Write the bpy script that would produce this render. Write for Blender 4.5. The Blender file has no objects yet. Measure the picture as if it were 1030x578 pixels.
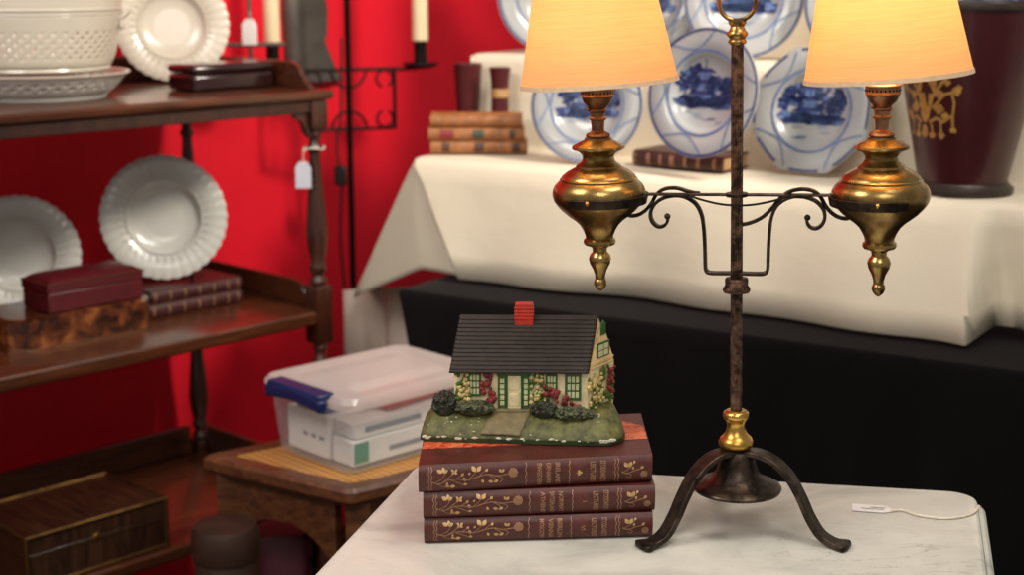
import bpy, bmesh, math, random
from math import sin, cos, pi, radians, atan2, sqrt, exp
from mathutils import Vector, Matrix, noise

SC = bpy.context.scene
COL = SC.collection
random.seed(7)

# ------------------------------------------------------------------ camera model (used to measure the room from the photo)
F, CX, CY, CAMZ = 1500.0, 515.0, 289.0, 1.29
PITCH = math.atan(320 / 1500)
CT, ST = cos(PITCH), sin(PITCH)

def ray(px, py):
    u, v = (px - CX) / F, (CY - py) / F
    return Vector((u, CT + v * ST, -ST + v * CT))

def at(px, py, Y):
    d = ray(px, py)
    return Vector((0, 0, CAMZ)) + d * (Y / d.y)

def on(px, py, z):
    d = ray(px, py)
    return Vector((0, 0, CAMZ)) + d * ((z - CAMZ) / d.z)

# ------------------------------------------------------------------ mesh builder
class MB:
    def __init__(s):
        s.v, s.f = [], []

    def add(s, vs, fs, M=None):
        b = len(s.v)
        for p in vs:
            p = Vector(p)
            s.v.append(M @ p if M is not None else p)
        for f in fs:
            s.f.append(tuple(b + i for i in f))
        return s

    def box(s, x0, x1, y0, y1, z0, z1, M=None):
        vs = [(x, y, z) for z in (z0, z1) for y in (y0, y1) for x in (x0, x1)]
        fs = [(0, 2, 3, 1), (4, 5, 7, 6), (0, 1, 5, 4), (2, 6, 7, 3), (0, 4, 6, 2), (1, 3, 7, 5)]
        return s.add(vs, fs, M)

    def lathe(s, prof, seg=40, M=None, rad=None):
        vs, fs, rings = [], [], []
        for r, z in prof:
            if r < 1e-6:
                rings.append([len(vs)])
                vs.append((0, 0, z))
            else:
                rings.append(list(range(len(vs), len(vs) + seg)))
                for k in range(seg):
                    a = 2 * pi * k / seg
                    q = r * (rad(a, r, z) if rad else 1)
                    vs.append((q * cos(a), q * sin(a), z))
        for A, B in zip(rings, rings[1:]):
            for k in range(seg):
                k2 = (k + 1) % seg
                if len(A) == 1 and len(B) == 1:
                    continue
                if len(A) == 1:
                    fs.append((A[0], B[k2], B[k]))
                elif len(B) == 1:
                    fs.append((A[k], A[k2], B[0]))
                else:
                    fs.append((A[k], A[k2], B[k2], B[k]))
        for R, fl in ((rings[0], 1), (rings[-1], 0)):
            if len(R) > 1:
                fs.append(tuple(R[::-1] if fl else R))
        return s.add(vs, fs, M)

    def tube(s, path, r, seg=10, closed=False, M=None, flat=1.0):
        P = [Vector(p) for p in path]
        n = len(P)
        rr = r if isinstance(r, (list, tuple)) else [r] * n
        T = []
        for i in range(n):
            a = P[(i - 1) % n] if (closed or i > 0) else P[i]
            b = P[(i + 1) % n] if (closed or i < n - 1) else P[i]
            T.append((b - a).normalized())
        up = Vector((0, 0, 1))
        if abs(T[0].dot(up)) > .9:
            up = Vector((0, 1, 0))
        N = (up - T[0] * up.dot(T[0])).normalized()
        vs, fs = [], []
        for i in range(n):
            N = (N - T[i] * N.dot(T[i])).normalized()
            Bn = T[i].cross(N)
            for k in range(seg):
                a = 2 * pi * k / seg
                vs.append(P[i] + N * (rr[i] * cos(a)) + Bn * (rr[i] * flat * sin(a)))
        m = n if closed else n - 1
        for i in range(m):
            i2 = (i + 1) % n
            for k in range(seg):
                k2 = (k + 1) % seg
                fs.append((i * seg + k, i * seg + k2, i2 * seg + k2, i2 * seg + k))
        if not closed:
            fs.append(tuple(range(seg))[::-1])
            fs.append(tuple((n - 1) * seg + k for k in range(seg)))
        return s.add(vs, fs, M)

    def bar(s, path, n, w, t, M=None):
        """flat bar along a planar path; n = plane normal, w = width along n, t = thickness in the plane"""
        P = [Vector(p) for p in path]
        n = Vector(n).normalized()
        N = len(P)
        ww = w if isinstance(w, (list, tuple)) else [w] * N
        tt = t if isinstance(t, (list, tuple)) else [t] * N
        vs, fs = [], []
        for i in range(N):
            T = (P[min(i + 1, N - 1)] - P[max(i - 1, 0)]).normalized()
            m = n.cross(T).normalized()
            for a, b in ((-1, -1), (1, -1), (1, 1), (-1, 1)):
                vs.append(P[i] + n * (a * ww[i] / 2) + m * (b * tt[i] / 2))
        for i in range(N - 1):
            for k in range(4):
                k2 = (k + 1) % 4
                fs.append((i * 4 + k, i * 4 + k2, i * 4 + 4 + k2, i * 4 + 4 + k))
        fs.append((3, 2, 1, 0))
        b = (N - 1) * 4
        fs.append((b, b + 1, b + 2, b + 3))
        return s.add(vs, fs, M)

    def prism(s, poly, z0, z1, M=None):
        n = len(poly)
        vs = [(x, y, z0) for x, y in poly] + [(x, y, z1) for x, y in poly]
        fs = [tuple(range(n))[::-1], tuple(range(n, 2 * n))]
        fs += [(i, (i + 1) % n, n + (i + 1) % n, n + i) for i in range(n)]
        return s.add(vs, fs, M)

    def rings(s, rs, M=None, caps=True):
        n = len(rs[0])
        vs, fs = [], []
        for r in rs:
            vs += list(r)
        for i in range(len(rs) - 1):
            for k in range(n):
                k2 = (k + 1) % n
                fs.append((i * n + k, i * n + k2, i * n + n + k2, i * n + n + k))
        if caps:
            fs.append(tuple(range(n))[::-1])
            fs.append(tuple((len(rs) - 1) * n + k for k in range(n)))
        return s.add(vs, fs, M)

    def ball(s, c, r, seg=10, sc=(1, 1, 1), wob=0, M=None):
        c = Vector(c)
        rings, vs, fs = seg // 2 + 1, [], []
        for i in range(rings + 1):
            th = pi * i / rings
            for k in range(seg):
                a = 2 * pi * k / seg
                d = Vector((sin(th) * cos(a) * sc[0], sin(th) * sin(a) * sc[1], cos(th) * sc[2]))
                q = r * (1 + (wob * noise.noise((c + d * r) * (2.2 / r)) if wob else 0))
                vs.append(c + d * q)
        for i in range(rings):
            for k in range(seg):
                k2 = (k + 1) % seg
                fs.append((i * seg + k, (i + 1) * seg + k, (i + 1) * seg + k2, i * seg + k2))
        return s.add(vs, fs, M)

    def grid(s, fn, nu, nv, M=None, wrap=False):
        vs = [fn(i / nu, j / nv) for j in range(nv + 1) for i in range(nu + 1)]
        fs = [(j * (nu + 1) + i, j * (nu + 1) + i + 1, (j + 1) * (nu + 1) + i + 1, (j + 1) * (nu + 1) + i)
              for j in range(nv) for i in range(nu)]
        return s.add(vs, fs, M)

    def build(s, name, m, parent=None, smooth=40, bevel=None, solid=None, merge=True, fix=True, subd=0):
        me = bpy.data.meshes.new(name)
        me.from_pydata([tuple(p) for p in s.v], [], s.f)
        bm = bmesh.new()
        bm.from_mesh(me)
        if merge:
            bmesh.ops.remove_doubles(bm, verts=bm.verts, dist=1e-6)
        bmesh.ops.dissolve_degenerate(bm, edges=bm.edges, dist=1e-7)
        if fix:
            bmesh.ops.recalc_face_normals(bm, faces=bm.faces)
        bm.to_mesh(me)
        bm.free()
        if smooth:
            for p in me.polygons:
                p.use_smooth = True
            me.set_sharp_from_angle(angle=radians(smooth))
        me.materials.append(m)
        o = bpy.data.objects.new(name, me)
        COL.objects.link(o)
        if parent is not None:
            o.parent = parent
        if bevel:
            b = o.modifiers.new('bevel', 'BEVEL')
            b.width, b.segments, b.limit_method = bevel, 2, 'ANGLE'
            b.angle_limit = radians(40)
        if solid:
            b = o.modifiers.new('solid', 'SOLIDIFY')
            b.thickness, b.offset = solid, 0
        if subd:
            b = o.modifiers.new('sub', 'SUBSURF')
            b.levels = b.render_levels = subd
        return o

def smoothpath(pts, n=6):
    """Catmull-Rom through the points"""
    P = [Vector(p) for p in pts]
    out = []
    for i in range(len(P) - 1):
        p0, p1, p2, p3 = P[max(i - 1, 0)], P[i], P[i + 1], P[min(i + 2, len(P) - 1)]
        for k in range(n):
            t = k / n
            out.append(.5 * ((2 * p1) + (p2 - p0) * t + (2 * p0 - 5 * p1 + 4 * p2 - p3) * t * t
                             + (3 * p1 - p0 - 3 * p2 + p3) * t ** 3))
    out.append(P[-1])
    return out

def tag(o, label, cat, group=None):
    o['label'], o['category'] = label, cat
    if group:
        o['group'] = group
    return o

def thing(name, label, cat, loc=(0, 0, 0), rotz=0, group=None):
    o = bpy.data.objects.new(name, None)
    COL.objects.link(o)
    o.location = loc
    o.rotation_euler = (0, 0, rotz)
    o.empty_display_size = .05
    return tag(o, label, cat, group)

def structure(o):
    o['kind'] = 'structure'
    return o

# ------------------------------------------------------------------ materials
def lin(c):
    return tuple(((x / 255) / 12.92 if x / 255 <= .04045 else ((x / 255 + .055) / 1.055) ** 2.4) for x in c) + (1,)

class NT:
    def __init__(s, name):
        s.m = bpy.data.materials.new(name)
        s.m.use_nodes = True
        s.t = s.m.node_tree
        s.p = s.t.nodes['Principled BSDF']
        s.out = s.t.nodes['Material Output']
        s.co = s.t.nodes.new('ShaderNodeTexCoord').outputs['Object']

    def n(s, kind, **kw):
        x = s.t.nodes.new(kind)
        for k, v in kw.items():
            if k in x.inputs:
                x.inputs[k].default_value = v
            else:
                setattr(x, k, v)
        return x

    def l(s, a, b):
        s.t.links.new(a, b)

    def mapped(s, sc=(1, 1, 1), rot=(0, 0, 0)):
        m = s.n('ShaderNodeMapping')
        m.inputs['Scale'].default_value = sc
        m.inputs['Rotation'].default_value = rot
        s.l(s.co, m.inputs['Vector'])
        return m.outputs['Vector']

    def noise(s, scale, detail=4, vec=None, rough=.55, dist=0):
        x = s.n('ShaderNodeTexNoise', Scale=scale, Detail=detail, Roughness=rough, Distortion=dist)
        s.l(vec if vec is not None else s.co, x.inputs['Vector'])
        return x.outputs['Fac']

    def ramp(s, fac, stops):
        r = s.n('ShaderNodeValToRGB')
        e = r.color_ramp.elements
        while len(e) < len(stops):
            e.new(.5)
        for i, (p, c) in enumerate(stops):
            e[i].position, e[i].color = p, c if len(c) == 4 else lin(c)
        s.l(fac, r.inputs['Fac'])
        return r.outputs['Color']

    def bump(s, h, strength=.3, dist=.001):
        b = s.n('ShaderNodeBump', Strength=strength, Distance=dist)
        s.l(h, b.inputs['Height'])
        s.l(b.outputs['Normal'], s.p.inputs['Normal'])

    def base(s, c):
        s.l(c, s.p.inputs['Base Color'])

def mat(name, c, rough=.5, metal=0, var=.15, scale=40, bump=0, bscale=None, bdist=.001, coat=0, spec=.5, sheen=0, rvar=0):
    t = NT(name)
    c0 = lin(c)
    f = t.noise(scale)
    lo = tuple(max(0, x * (1 - var)) for x in c0[:3]) + (1,)
    hi = tuple(min(1, x * (1 + var)) for x in c0[:3]) + (1,)
    t.base(t.ramp(f, [(.3, lo), (.7, hi)]))
    t.p.inputs['Roughness'].default_value = rough
    t.p.inputs['Metallic'].default_value = metal
    t.p.inputs['Specular IOR Level'].default_value = spec
    t.p.inputs['Coat Weight'].default_value = coat
    t.p.inputs['Coat Roughness'].default_value = .15
    if sheen:
        t.p.inputs['Sheen Weight'].default_value = sheen
    if rvar:
        mr = t.n('ShaderNodeMapRange')
        mr.inputs['To Min'].default_value = max(0, rough - rvar)
        mr.inputs['To Max'].default_value = rough + rvar
        t.l(f, mr.inputs['Value'])
        t.l(mr.outputs['Result'], t.p.inputs['Roughness'])
    if bump:
        t.bump(t.noise(bscale or scale * 3), bump, bdist)
    return t.m

def wood(name, dark, light, sc=(3, 40, 40), rough=.35, coat=.3):
    t = NT(name)
    v = t.mapped(sc)
    f = t.noise(2.5, 6, v, .6, .6)
    t.base(t.ramp(f, [(.3, dark), (.7, light)]))
    t.p.inputs['Roughness'].default_value = rough
    t.p.inputs['Coat Weight'].default_value = coat
    t.p.inputs['Coat Roughness'].default_value = .18
    t.bump(f, .05, .0005)
    return t.m

M = {}
M['red_wall'] = mat('red_wall_paint', (232, 18, 42), .6, var=.05, scale=6, bump=.06, bscale=180, spec=.3)
M['floor'] = wood('dark_floor', (32, 18, 13), (60, 36, 26), (2, 14, 14), .5, 0)
M['mahogany'] = wood('mahogany', (44, 21, 12), (94, 50, 28), rough=.28, coat=.5)
M['dark_wood'] = wood('dark_turned_wood', (34, 15, 10), (70, 34, 20), (30, 30, 4), .32, .4)
M['stool_wood'] = wood('stool_wood', (58, 30, 17), (110, 66, 38), rough=.4, coat=.2)
M['black_cloth'] = mat('black_cloth', (8, 6, 7), .9, var=.2, scale=300, bump=.2, bscale=900, spec=.1, sheen=.06)
M['black_iron'] = mat('black_iron', (20, 18, 18), .5, .6, var=.3, scale=90, bump=.15, bscale=200)
M['pewter'] = mat('pewter', (84, 79, 72), .5, .25, var=.35, scale=9, bump=.1, bscale=60)

def cloth(name, c):
    t = NT(name)
    f = t.noise(7, 4)
    c0 = lin(c)
    t.base(t.ramp(f, [(.3, tuple(x * .93 for x in c0[:3]) + (1,)), (.7, c0)]))
    t.p.inputs['Roughness'].default_value = .9
    t.p.inputs['Specular IOR Level'].default_value = .1
    t.p.inputs['Sheen Weight'].default_value = .1
    a = t.noise(9, 5)
    t.bump(a, .25, .012)
    return t.m
M['cream_cloth'] = cloth('cream_cloth', (226, 217, 195))
M['ivory_cloth'] = cloth('ivory_cloth', (232, 214, 198))

def marble():
    t = NT('white_marble')
    v = t.mapped((1, 1.6, 1), (0, 0, .5))
    big = t.noise(5, 8, v, .62, 1.2)
    base = t.ramp(big, [(.3, (170, 170, 162)), (.5, (203, 202, 192)), (.75, (220, 218, 208))])
    w = t.n('ShaderNodeTexNoise', Scale=7, Detail=9, Roughness=.6, Distortion=1.8)
    t.l(t.mapped((1, 2.2, 1), (0, 0, -.4)), w.inputs['Vector'])
    sub = t.n('ShaderNodeMath', operation='SUBTRACT')
    t.l(w.outputs['Fac'], sub.inputs[0]); sub.inputs[1].default_value = .5
    ab = t.n('ShaderNodeMath', operation='ABSOLUTE')
    t.l(sub.outputs[0], ab.inputs[0])
    vein = t.ramp(ab.outputs[0], [(0, (1, 1, 1, 1)), (.012, (0, 0, 0, 1))])
    gate = t.ramp(t.noise(3.2, 2), [(.48, (0, 0, 0, 1)), (.62, (.85, .85, .85, 1))])
    mul = t.n('ShaderNodeMix', data_type='RGBA', blend_type='MULTIPLY')
    mul.inputs[0].default_value = 1
    t.l(vein, mul.inputs[6]); t.l(gate, mul.inputs[7])
    mx = t.n('ShaderNodeMix', data_type='RGBA')
    t.l(mul.outputs[2], mx.inputs[0])
    t.l(base, mx.inputs[6])
    mx.inputs[7].default_value = lin((150, 143, 134))
    # small grey flecks
    fl = t.ramp(t.noise(60, 3, t.mapped((1, 3, 1))), [(.62, (0, 0, 0, 1)), (.74, (.5, .5, .5, 1))])
    mx2 = t.n('ShaderNodeMix', data_type='RGBA')
    t.l(fl, mx2.inputs[0]); t.l(mx.outputs[2], mx2.inputs[6])
    mx2.inputs[7].default_value = lin((168, 164, 158))
    t.base(mx2.outputs[2])
    t.p.inputs['Roughness'].default_value = .38
    return t.m
M['marble'] = marble()

def patina(name, bright, dark, rough=.3, scale=28, metal=1, lo=.35, hi=.65, bump=.08):
    t = NT(name)
    f = t.noise(scale, 8, None, .65)
    t.base(t.ramp(f, [(lo, dark), (hi, bright)]))
    t.p.inputs['Metallic'].default_value = metal
    r = t.ramp(f, [(.3, (rough * 1.7,) * 3 + (1,)), (.7, (rough,) * 3 + (1,))])
    t.l(r, t.p.inputs['Roughness'])
    t.bump(t.noise(220, 4), bump, .0008)
    return t.m
M['brass'] = patina('aged_brass', (196, 164, 102), (100, 78, 44), .22, 26)
M['bright_brass'] = patina('bright_brass', (226, 184, 98), (176, 132, 60), .22, 30)
M['bronze'] = patina('dull_bronze', (128, 96, 58), (78, 56, 34), .38, 40)
M['copper'] = patina('copper_brass', (180, 136, 104), (120, 84, 62), .33, 40)
M['iron'] = patina('forged_iron', (88, 74, 64), (30, 25, 22), .3, 70, .9, bump=.25)
M['pole_iron'] = patina('rubbed_iron', (150, 116, 94), (52, 40, 34), .36, 120, .9, .42, .7, .4)

def linen():
    t = NT('amber_linen')
    v = t.mapped((16, 16, 760))
    f = t.noise(1.0, 5, v, .6, .4)
    f2 = t.noise(1.0, 3, t.mapped((3, 3, 60)), .6)
    c = t.ramp(f, [(.3, (240, 208, 158)), (.7, (250, 223, 176))])
    c2 = t.ramp(f2, [(.3, (.95, .95, .95, 1)), (.7, (1, 1, 1, 1))])
    mu = t.n('ShaderNodeMix', data_type='RGBA', blend_type='MULTIPLY')
    mu.inputs[0].default_value = 1
    t.l(c, mu.inputs[6]); t.l(c2, mu.inputs[7])
    col = mu.outputs[2]
    d = t.n('ShaderNodeBsdfDiffuse'); tr = t.n('ShaderNodeBsdfTranslucent')
    t.l(col, d.inputs['Color']); t.l(col, tr.inputs['Color'])
    mx = t.n('ShaderNodeMixShader'); mx.inputs[0].default_value = .55
    t.l(d.outputs[0], mx.inputs[1]); t.l(tr.outputs[0], mx.inputs[2])
    b = t.n('ShaderNodeBump', Strength=.35, Distance=.0006)
    t.l(f, b.inputs['Height'])
    t.l(b.outputs[0], d.inputs['Normal'])
    t.l(mx.outputs[0], t.out.inputs['Surface'])
    return t.m
M['linen'] = linen()
M['shade_trim'] = mat('shade_trim', (214, 184, 148), .8, var=.1, scale=200)

def emit(name, c, s):
    t = NT(name)
    t.p.inputs['Base Color'].default_value = lin(c)
    t.p.inputs['Emission Color'].default_value = lin(c)
    t.p.inputs['Emission Strength'].default_value = s
    return t.m
M['bulb'] = emit('lit_bulb', (255, 214, 150), 6)
M['flame'] = emit('candle_flame', (255, 200, 110), 6)

M['leather'] = mat('burgundy_leather', (78, 31, 26), .42, var=.28, scale=55, bump=.25, bscale=420, bdist=.0006, rvar=.1)
M['leather_worn'] = mat('worn_burgundy_leather', (104, 46, 40), .45, var=.3, scale=40, bump=.25, bscale=420, bdist=.0006)
M['gilt'] = mat('gilt', (196, 160, 110), .45, .45, var=.3, scale=250)
M['gilt_dull'] = mat('dull_gilt', (152, 114, 86), .5, .4, var=.3, scale=250)
M['pages'] = mat('page_edges', (176, 140, 98), .8, var=.3, scale=400)

def marbled():
    t = NT('marbled_paper')
    f = t.noise(55, 6, None, .6, 2.5)
    t.base(t.ramp(f, [(.32, (116, 30, 18)), (.47, (196, 74, 42)), (.56, (222, 124, 78)), (.7, (150, 44, 26))]))
    t.p.inputs['Roughness'].default_value = .45
    return t.m
M['marbled'] = marbled()

# cottage paint
M['lawn'] = mat('lawn_paint', (88, 88, 44), .5, var=.6, scale=110, bump=.6, bscale=160, bdist=.0025)
M['lawn_edge'] = mat('lawn_edge_paint', (42, 60, 30), .5, var=.4, scale=60)
M['wall_paint'] = mat('cream_wall_paint', (232, 216, 170), .5, var=.18, scale=70, bump=.3, bscale=180)
M['gable_paint'] = mat('gable_paint', (232, 204, 146), .5, var=.18, scale=70, bump=.3, bscale=180)
M['roof_paint'] = mat('black_roof_paint', (40, 29, 24), .62, var=.4, scale=80, bump=.3, bscale=300)
M['chimney_paint'] = mat('red_chimney_paint', (184, 42, 28), .38, var=.25, scale=90, bump=.3, bscale=200)
M['green_paint'] = mat('green_trim_paint', (54, 96, 46), .45, var=.25, scale=100)
M['pane_paint'] = mat('pane_paint', (206, 208, 160), .45, var=.12, scale=150)
M['bush'] = mat('dark_bush_paint', (44, 48, 34), .4, var=.55, scale=180, bump=.8, bscale=260, bdist=.002)
M['bush_light'] = mat('flecked_bush_paint', (76, 80, 54), .5, var=.8, scale=210, bump=.8, bscale=260, bdist=.002)
M['vine'] = mat('vine_paint', (74, 104, 44), .45, var=.4, scale=160)
M['yellow_flower'] = mat('yellow_flower_paint', (206, 184, 120), .6, var=.25, scale=160)
M['red_flower'] = mat('red_flower_paint', (128, 44, 42), .6, var=.35, scale=160)
M['path_paint'] = mat('path_paint', (116, 104, 72), .5, var=.25, scale=120, bump=.5, bscale=300)
M['chip'] = mat('chipped_white', (206, 204, 182), .6, var=.15, scale=90)

# ceramics
M['creamware'] = mat('white_creamware', (198, 199, 193), .22, var=.03, scale=14, coat=.3)
M['creamware_warm'] = mat('warm_creamware', (206, 198, 182), .25, var=.03, scale=14, coat=.3)
M['delft'] = mat('delft_glaze', (164, 167, 168), .25, var=.04, scale=16, coat=.3)
M['blue'] = mat('cobalt_blue', (36, 50, 104), .3, var=.35, scale=130)
M['blue_pale'] = mat('pale_cobalt', (84, 108, 156), .3, var=.3, scale=90)

M['tole'] = mat('maroon_tole', (56, 10, 16), .36, var=.15, scale=30, coat=.2)
M['tole_edge'] = mat('dark_tole_edge', (52, 44, 38), .4, .3, var=.25, scale=60)
M['gold_paint'] = mat('gold_paint', (172, 130, 66), .45, .3, var=.3, scale=120)

def mottled(name, a, b, c, scale, rough=.22):
    t = NT(name)
    f = t.noise(scale, 4, None, .55, .6)
    t.base(t.ramp(f, [(.36, a), (.56, b), (.76, c)]))
    t.p.inputs['Roughness'].default_value = rough
    t.p.inputs['Coat Weight'].default_value = .5
    return t.m
M['tortoise'] = mottled('tortoiseshell', (34, 14, 8), (88, 44, 22), (150, 90, 46), 34)
M['coromandel'] = wood('coromandel', (20, 12, 9), (62, 38, 22), (40, 5, 5), .35, .3)
M['maroon_box'] = mat('maroon_leather', (76, 18, 24), .38, var=.2, scale=50, bump=.12, bscale=400, bdist=.0006)
M['dark_box'] = mat('dark_lacquer', (36, 16, 16), .2, var=.2, scale=30, coat=.6)
M['dark_book'] = mat('dark_red_calf', (62, 26, 24), .45, var=.35, scale=70)
M['calf'] = mat('tan_calf', (150, 96, 54), .5, var=.3, scale=60)
M['calf_dark'] = mat('brown_calf_label', (72, 44, 30), .5, var=.3, scale=60)
M['calf_red'] = mat('red_calf_label', (128, 36, 36), .5, var=.2, scale=60)
M['calf_green'] = mat('green_calf_label', (62, 66, 52), .5, var=.2, scale=60)
M['cup_maroon'] = mat('oxblood_leather', (74, 20, 24), .4, var=.25, scale=50)
M['hide'] = mat('brown_hide', (50, 29, 18), .5, var=.25, scale=30, bump=.15, bscale=150)
M['plum'] = mat('plum_leather', (92, 24, 40), .5, var=.15, scale=40)
M['black_strap'] = mat('black_strap', (16, 13, 13), .5, var=.2, scale=80)
M['wax'] = mat('ivory_wax', (236, 222, 184), .4, var=.04, scale=20)
for nm in ('wax',):
    p = M[nm].node_tree.nodes['Principled BSDF']
    p.inputs['Subsurface Weight'].default_value = .5
    p.inputs['Subsurface Radius'].default_value = (.03, .02, .01)
M['paper'] = mat('tag_paper', (226, 224, 220), .8, var=.04, scale=40)
M['paper_grey'] = mat('grey_tag_paper', (186, 188, 200), .8, var=.04, scale=40)
M['string'] = mat('cotton_string', (222, 214, 196), .9, var=.1, scale=300)
M['ink'] = mat('pencil_ink', (96, 96, 104), .8, var=.1, scale=300)
M['blue_plastic'] = mat('blue_plastic', (22, 38, 84), .35, var=.06, scale=20)
M['red_print'] = mat('red_print', (196, 84, 78), .6, var=.2, scale=40)
M['green_print'] = mat('green_print', (58, 140, 104), .5, var=.1, scale=30)
M['grey_print'] = mat('grey_print', (120, 124, 132), .6, var=.2, scale=60)
M['blue_print'] = mat('blue_print', (88, 100, 150), .6, var=.2, scale=60)

def plastic(name, c, tr):
    t = NT(name)
    d = t.n('ShaderNodeBsdfDiffuse'); d.inputs[0].default_value = lin(c)
    x = t.n('ShaderNodeBsdfTransparent')
    tl = t.n('ShaderNodeBsdfTranslucent'); tl.inputs[0].default_value = lin(c)
    g = t.n('ShaderNodeBsdfGlossy'); g.inputs['Roughness'].default_value = .2
    a = t.n('ShaderNodeMixShader'); a.inputs[0].default_value = .5
    t.l(d.outputs[0], a.inputs[1]); t.l(tl.outputs[0], a.inputs[2])
    b = t.n('ShaderNodeMixShader'); b.inputs[0].default_value = tr
    t.l(a.outputs[0], b.inputs[1]); t.l(x.outputs[0], b.inputs[2])
    e = t.n('ShaderNodeMixShader'); e.inputs[0].default_value = .05
    t.l(b.outputs[0], e.inputs[1]); t.l(g.outputs[0], e.inputs[2])
    t.l(e.outputs[0], t.out.inputs['Surface'])
    return t.m
M['clear'] = plastic('cloudy_clear_plastic', (222, 230, 234), .88)
M['lid'] = plastic('frosted_lid_plastic', (236, 226, 222), .40)

def cane():
    t = NT('woven_cane')
    ch = t.n('ShaderNodeTexChecker', Scale=105)
    t.l(t.co, ch.inputs['Vector'])
    ch.inputs['Color1'].default_value = lin((206, 152, 84))
    ch.inputs['Color2'].default_value = lin((150, 98, 48))
    t.base(ch.outputs['Color'])
    t.p.inputs['Roughness'].default_value = .5
    t.bump(ch.outputs['Fac'], .5, .0015)
    return t.m
M['cane'] = cane()

# ------------------------------------------------------------------ the room
# display rack frame: front-right post at E0, length along ED (towards -x), wall side along EB
E0 = Vector((-.357, 2.69, 0))
EA = radians(46.5)
ED = Vector((cos(EA), sin(EA), 0))
EB = Vector((-sin(EA), cos(EA), 0))

def EW(lx, ly, z):
    p = E0 + ED * lx + EB * ly
    return Vector((p.x, p.y, z))

def eta(px, ly, z):
    """place along the rack, at depth ly, that is seen in column px"""
    u, q = (px - CX) / F, E0 + EB * ly
    return (u * (q.y * CT - (z - CAMZ) * ST) - q.x) / (ED.x - u * ED.y * CT)

WALL_LY = .50
w = MB().box(-1.5, 3.2, WALL_LY, WALL_LY + .1, 0, 2.7).build('wall_left', M['red_wall'])
w.location, w.rotation_euler = E0, (0, 0, EA)
structure(w)
bb = MB()
prof = [(WALL_LY - .018, 0), (WALL_LY - .018, .09), (WALL_LY - .012, .105), (WALL_LY - .004, .115), (WALL_LY - .0005, .12), (WALL_LY - .0005, 0)]
bb.rings([[(x, a, z) for a, z in prof] for x in (-1.5, 3.2)])
b = bb.build('baseboard_left', M['red_wall'])
b.location, b.rotation_euler = E0, (0, 0, EA)
structure(b)
fl = MB().box(-3.2, 2.8, -.8, 5.8, -.1, 0).build('floor', M['floor'])
structure(fl)

# ------------------------------------------------------------------ marble-topped table
TZ = .75
BL, BR = on(417, 460, TZ), on(991, 492, TZ)
dirF = (on(304, 578, TZ) - BL).normalized()
FL_ = BL + dirF * .66
FR_ = BR + (on(1004, 578, TZ) - BR).normalized() * .66
def round_poly(pts, r, n=8, inset=0):
    P = [Vector((p.x, p.y, 0)) for p in pts]
    c = sum(P, Vector()) / len(P)
    out = []
    for i in range(len(P)):
        a, b, d = P[i - 1], P[i], P[(i + 1) % len(P)]
        e1, e2 = (a - b).normalized(), (d - b).normalized()
        # offset inwards
        bis = (e1 + e2).normalized()
        k = inset / max(.2, sqrt((1 - e1.dot(e2)) / 2))
        bb_ = b + bis * k
        for j in range(n + 1):
            t = j / n
            p0, p2 = bb_ + e1 * r, bb_ + e2 * r
            q = p0 * (1 - t) ** 2 + bb_ * 2 * t * (1 - t) + p2 * t * t
            out.append((q.x, q.y))
    return out
corners = [BL, BR, FR_, FL_]
mt = thing('marble_table', 'pale table with a moulded white marble top carrying the brass lamp and red books', 'table',
           ((BL.x + FR_.x) / 2, (BL.y + FR_.y) / 2, 0))
off = mt.location
def loc2(poly):
    return [(x - off.x, y - off.y) for x, y in poly]
m_ = MB()
rs = []
for ins, z in ((.004, TZ - .030), (.0, TZ - .026), (0, TZ - .016), (.003, TZ - .0125), (.008, TZ - .012), (.0082, TZ - .006),
               (.010, TZ - .002), (.013, TZ)):
    rs.append([(x, y, z) for x, y in loc2(round_poly(corners, .03, 8, ins))])
m_.rings(rs)
m_.build('marble_top', M['marble'], mt, smooth=30)
ap = MB()
o_ = loc2(round_poly(corners, .02, 4, .05)); i_ = loc2(round_poly(corners, .02, 4, .075))
ap.rings([[(x, y, TZ - .0305) for x, y in o_], [(x, y, TZ - .13) for x, y in o_],
          [(x, y, TZ - .13) for x, y in i_], [(x, y, TZ - .0305) for x, y in i_]], caps=False)
ap.build('apron', M['stool_wood'], mt)
for c in loc2([(q.x, q.y) for q in [BL + (BR - BL) * .12 + dirF * .07, BR - (BR - BL) * .12 + dirF * .07,
                                      FR_ - (BR - BL) * .12 - dirF * .07, FL_ + (BR - BL) * .12 - dirF * .07]]):
    lg = MB().lathe([(.014, 0), (.018, .02), (.015, .05), (.024, .3), (.026, .5), (.02, .56), (.03, .6), (.03, TZ - .031)], 20,
                    Matrix.Translation((c[0], c[1], 0)))
    lg.build('leg', M['stool_wood'], mt)

# ------------------------------------------------------------------ twin-arm lamp
LX, LY = .221, 1.392
lamp = thing('table_lamp', 'twin-arm brass and iron table lamp with two lit amber shades on the marble top', 'lamp', (LX, LY, TZ + .0005))
TILT = Matrix.Rotation(radians(-1.6), 4, 'Y')
YAW = Matrix.Rotation(radians(-12.9), 4, 'Z')
TY = TILT @ YAW
def Z(py, Y=LY):
    return at(741, py, Y).z - TZ
K = .00092      # metres per photo pixel in the plane of the arms
def X(px):
    return (px - 740.5) * K

def lpart(mb, name, m, par=lamp, **kw):
    o = mb.build(name, m, par, **kw)
    o.matrix_local = TY
    return o

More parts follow.
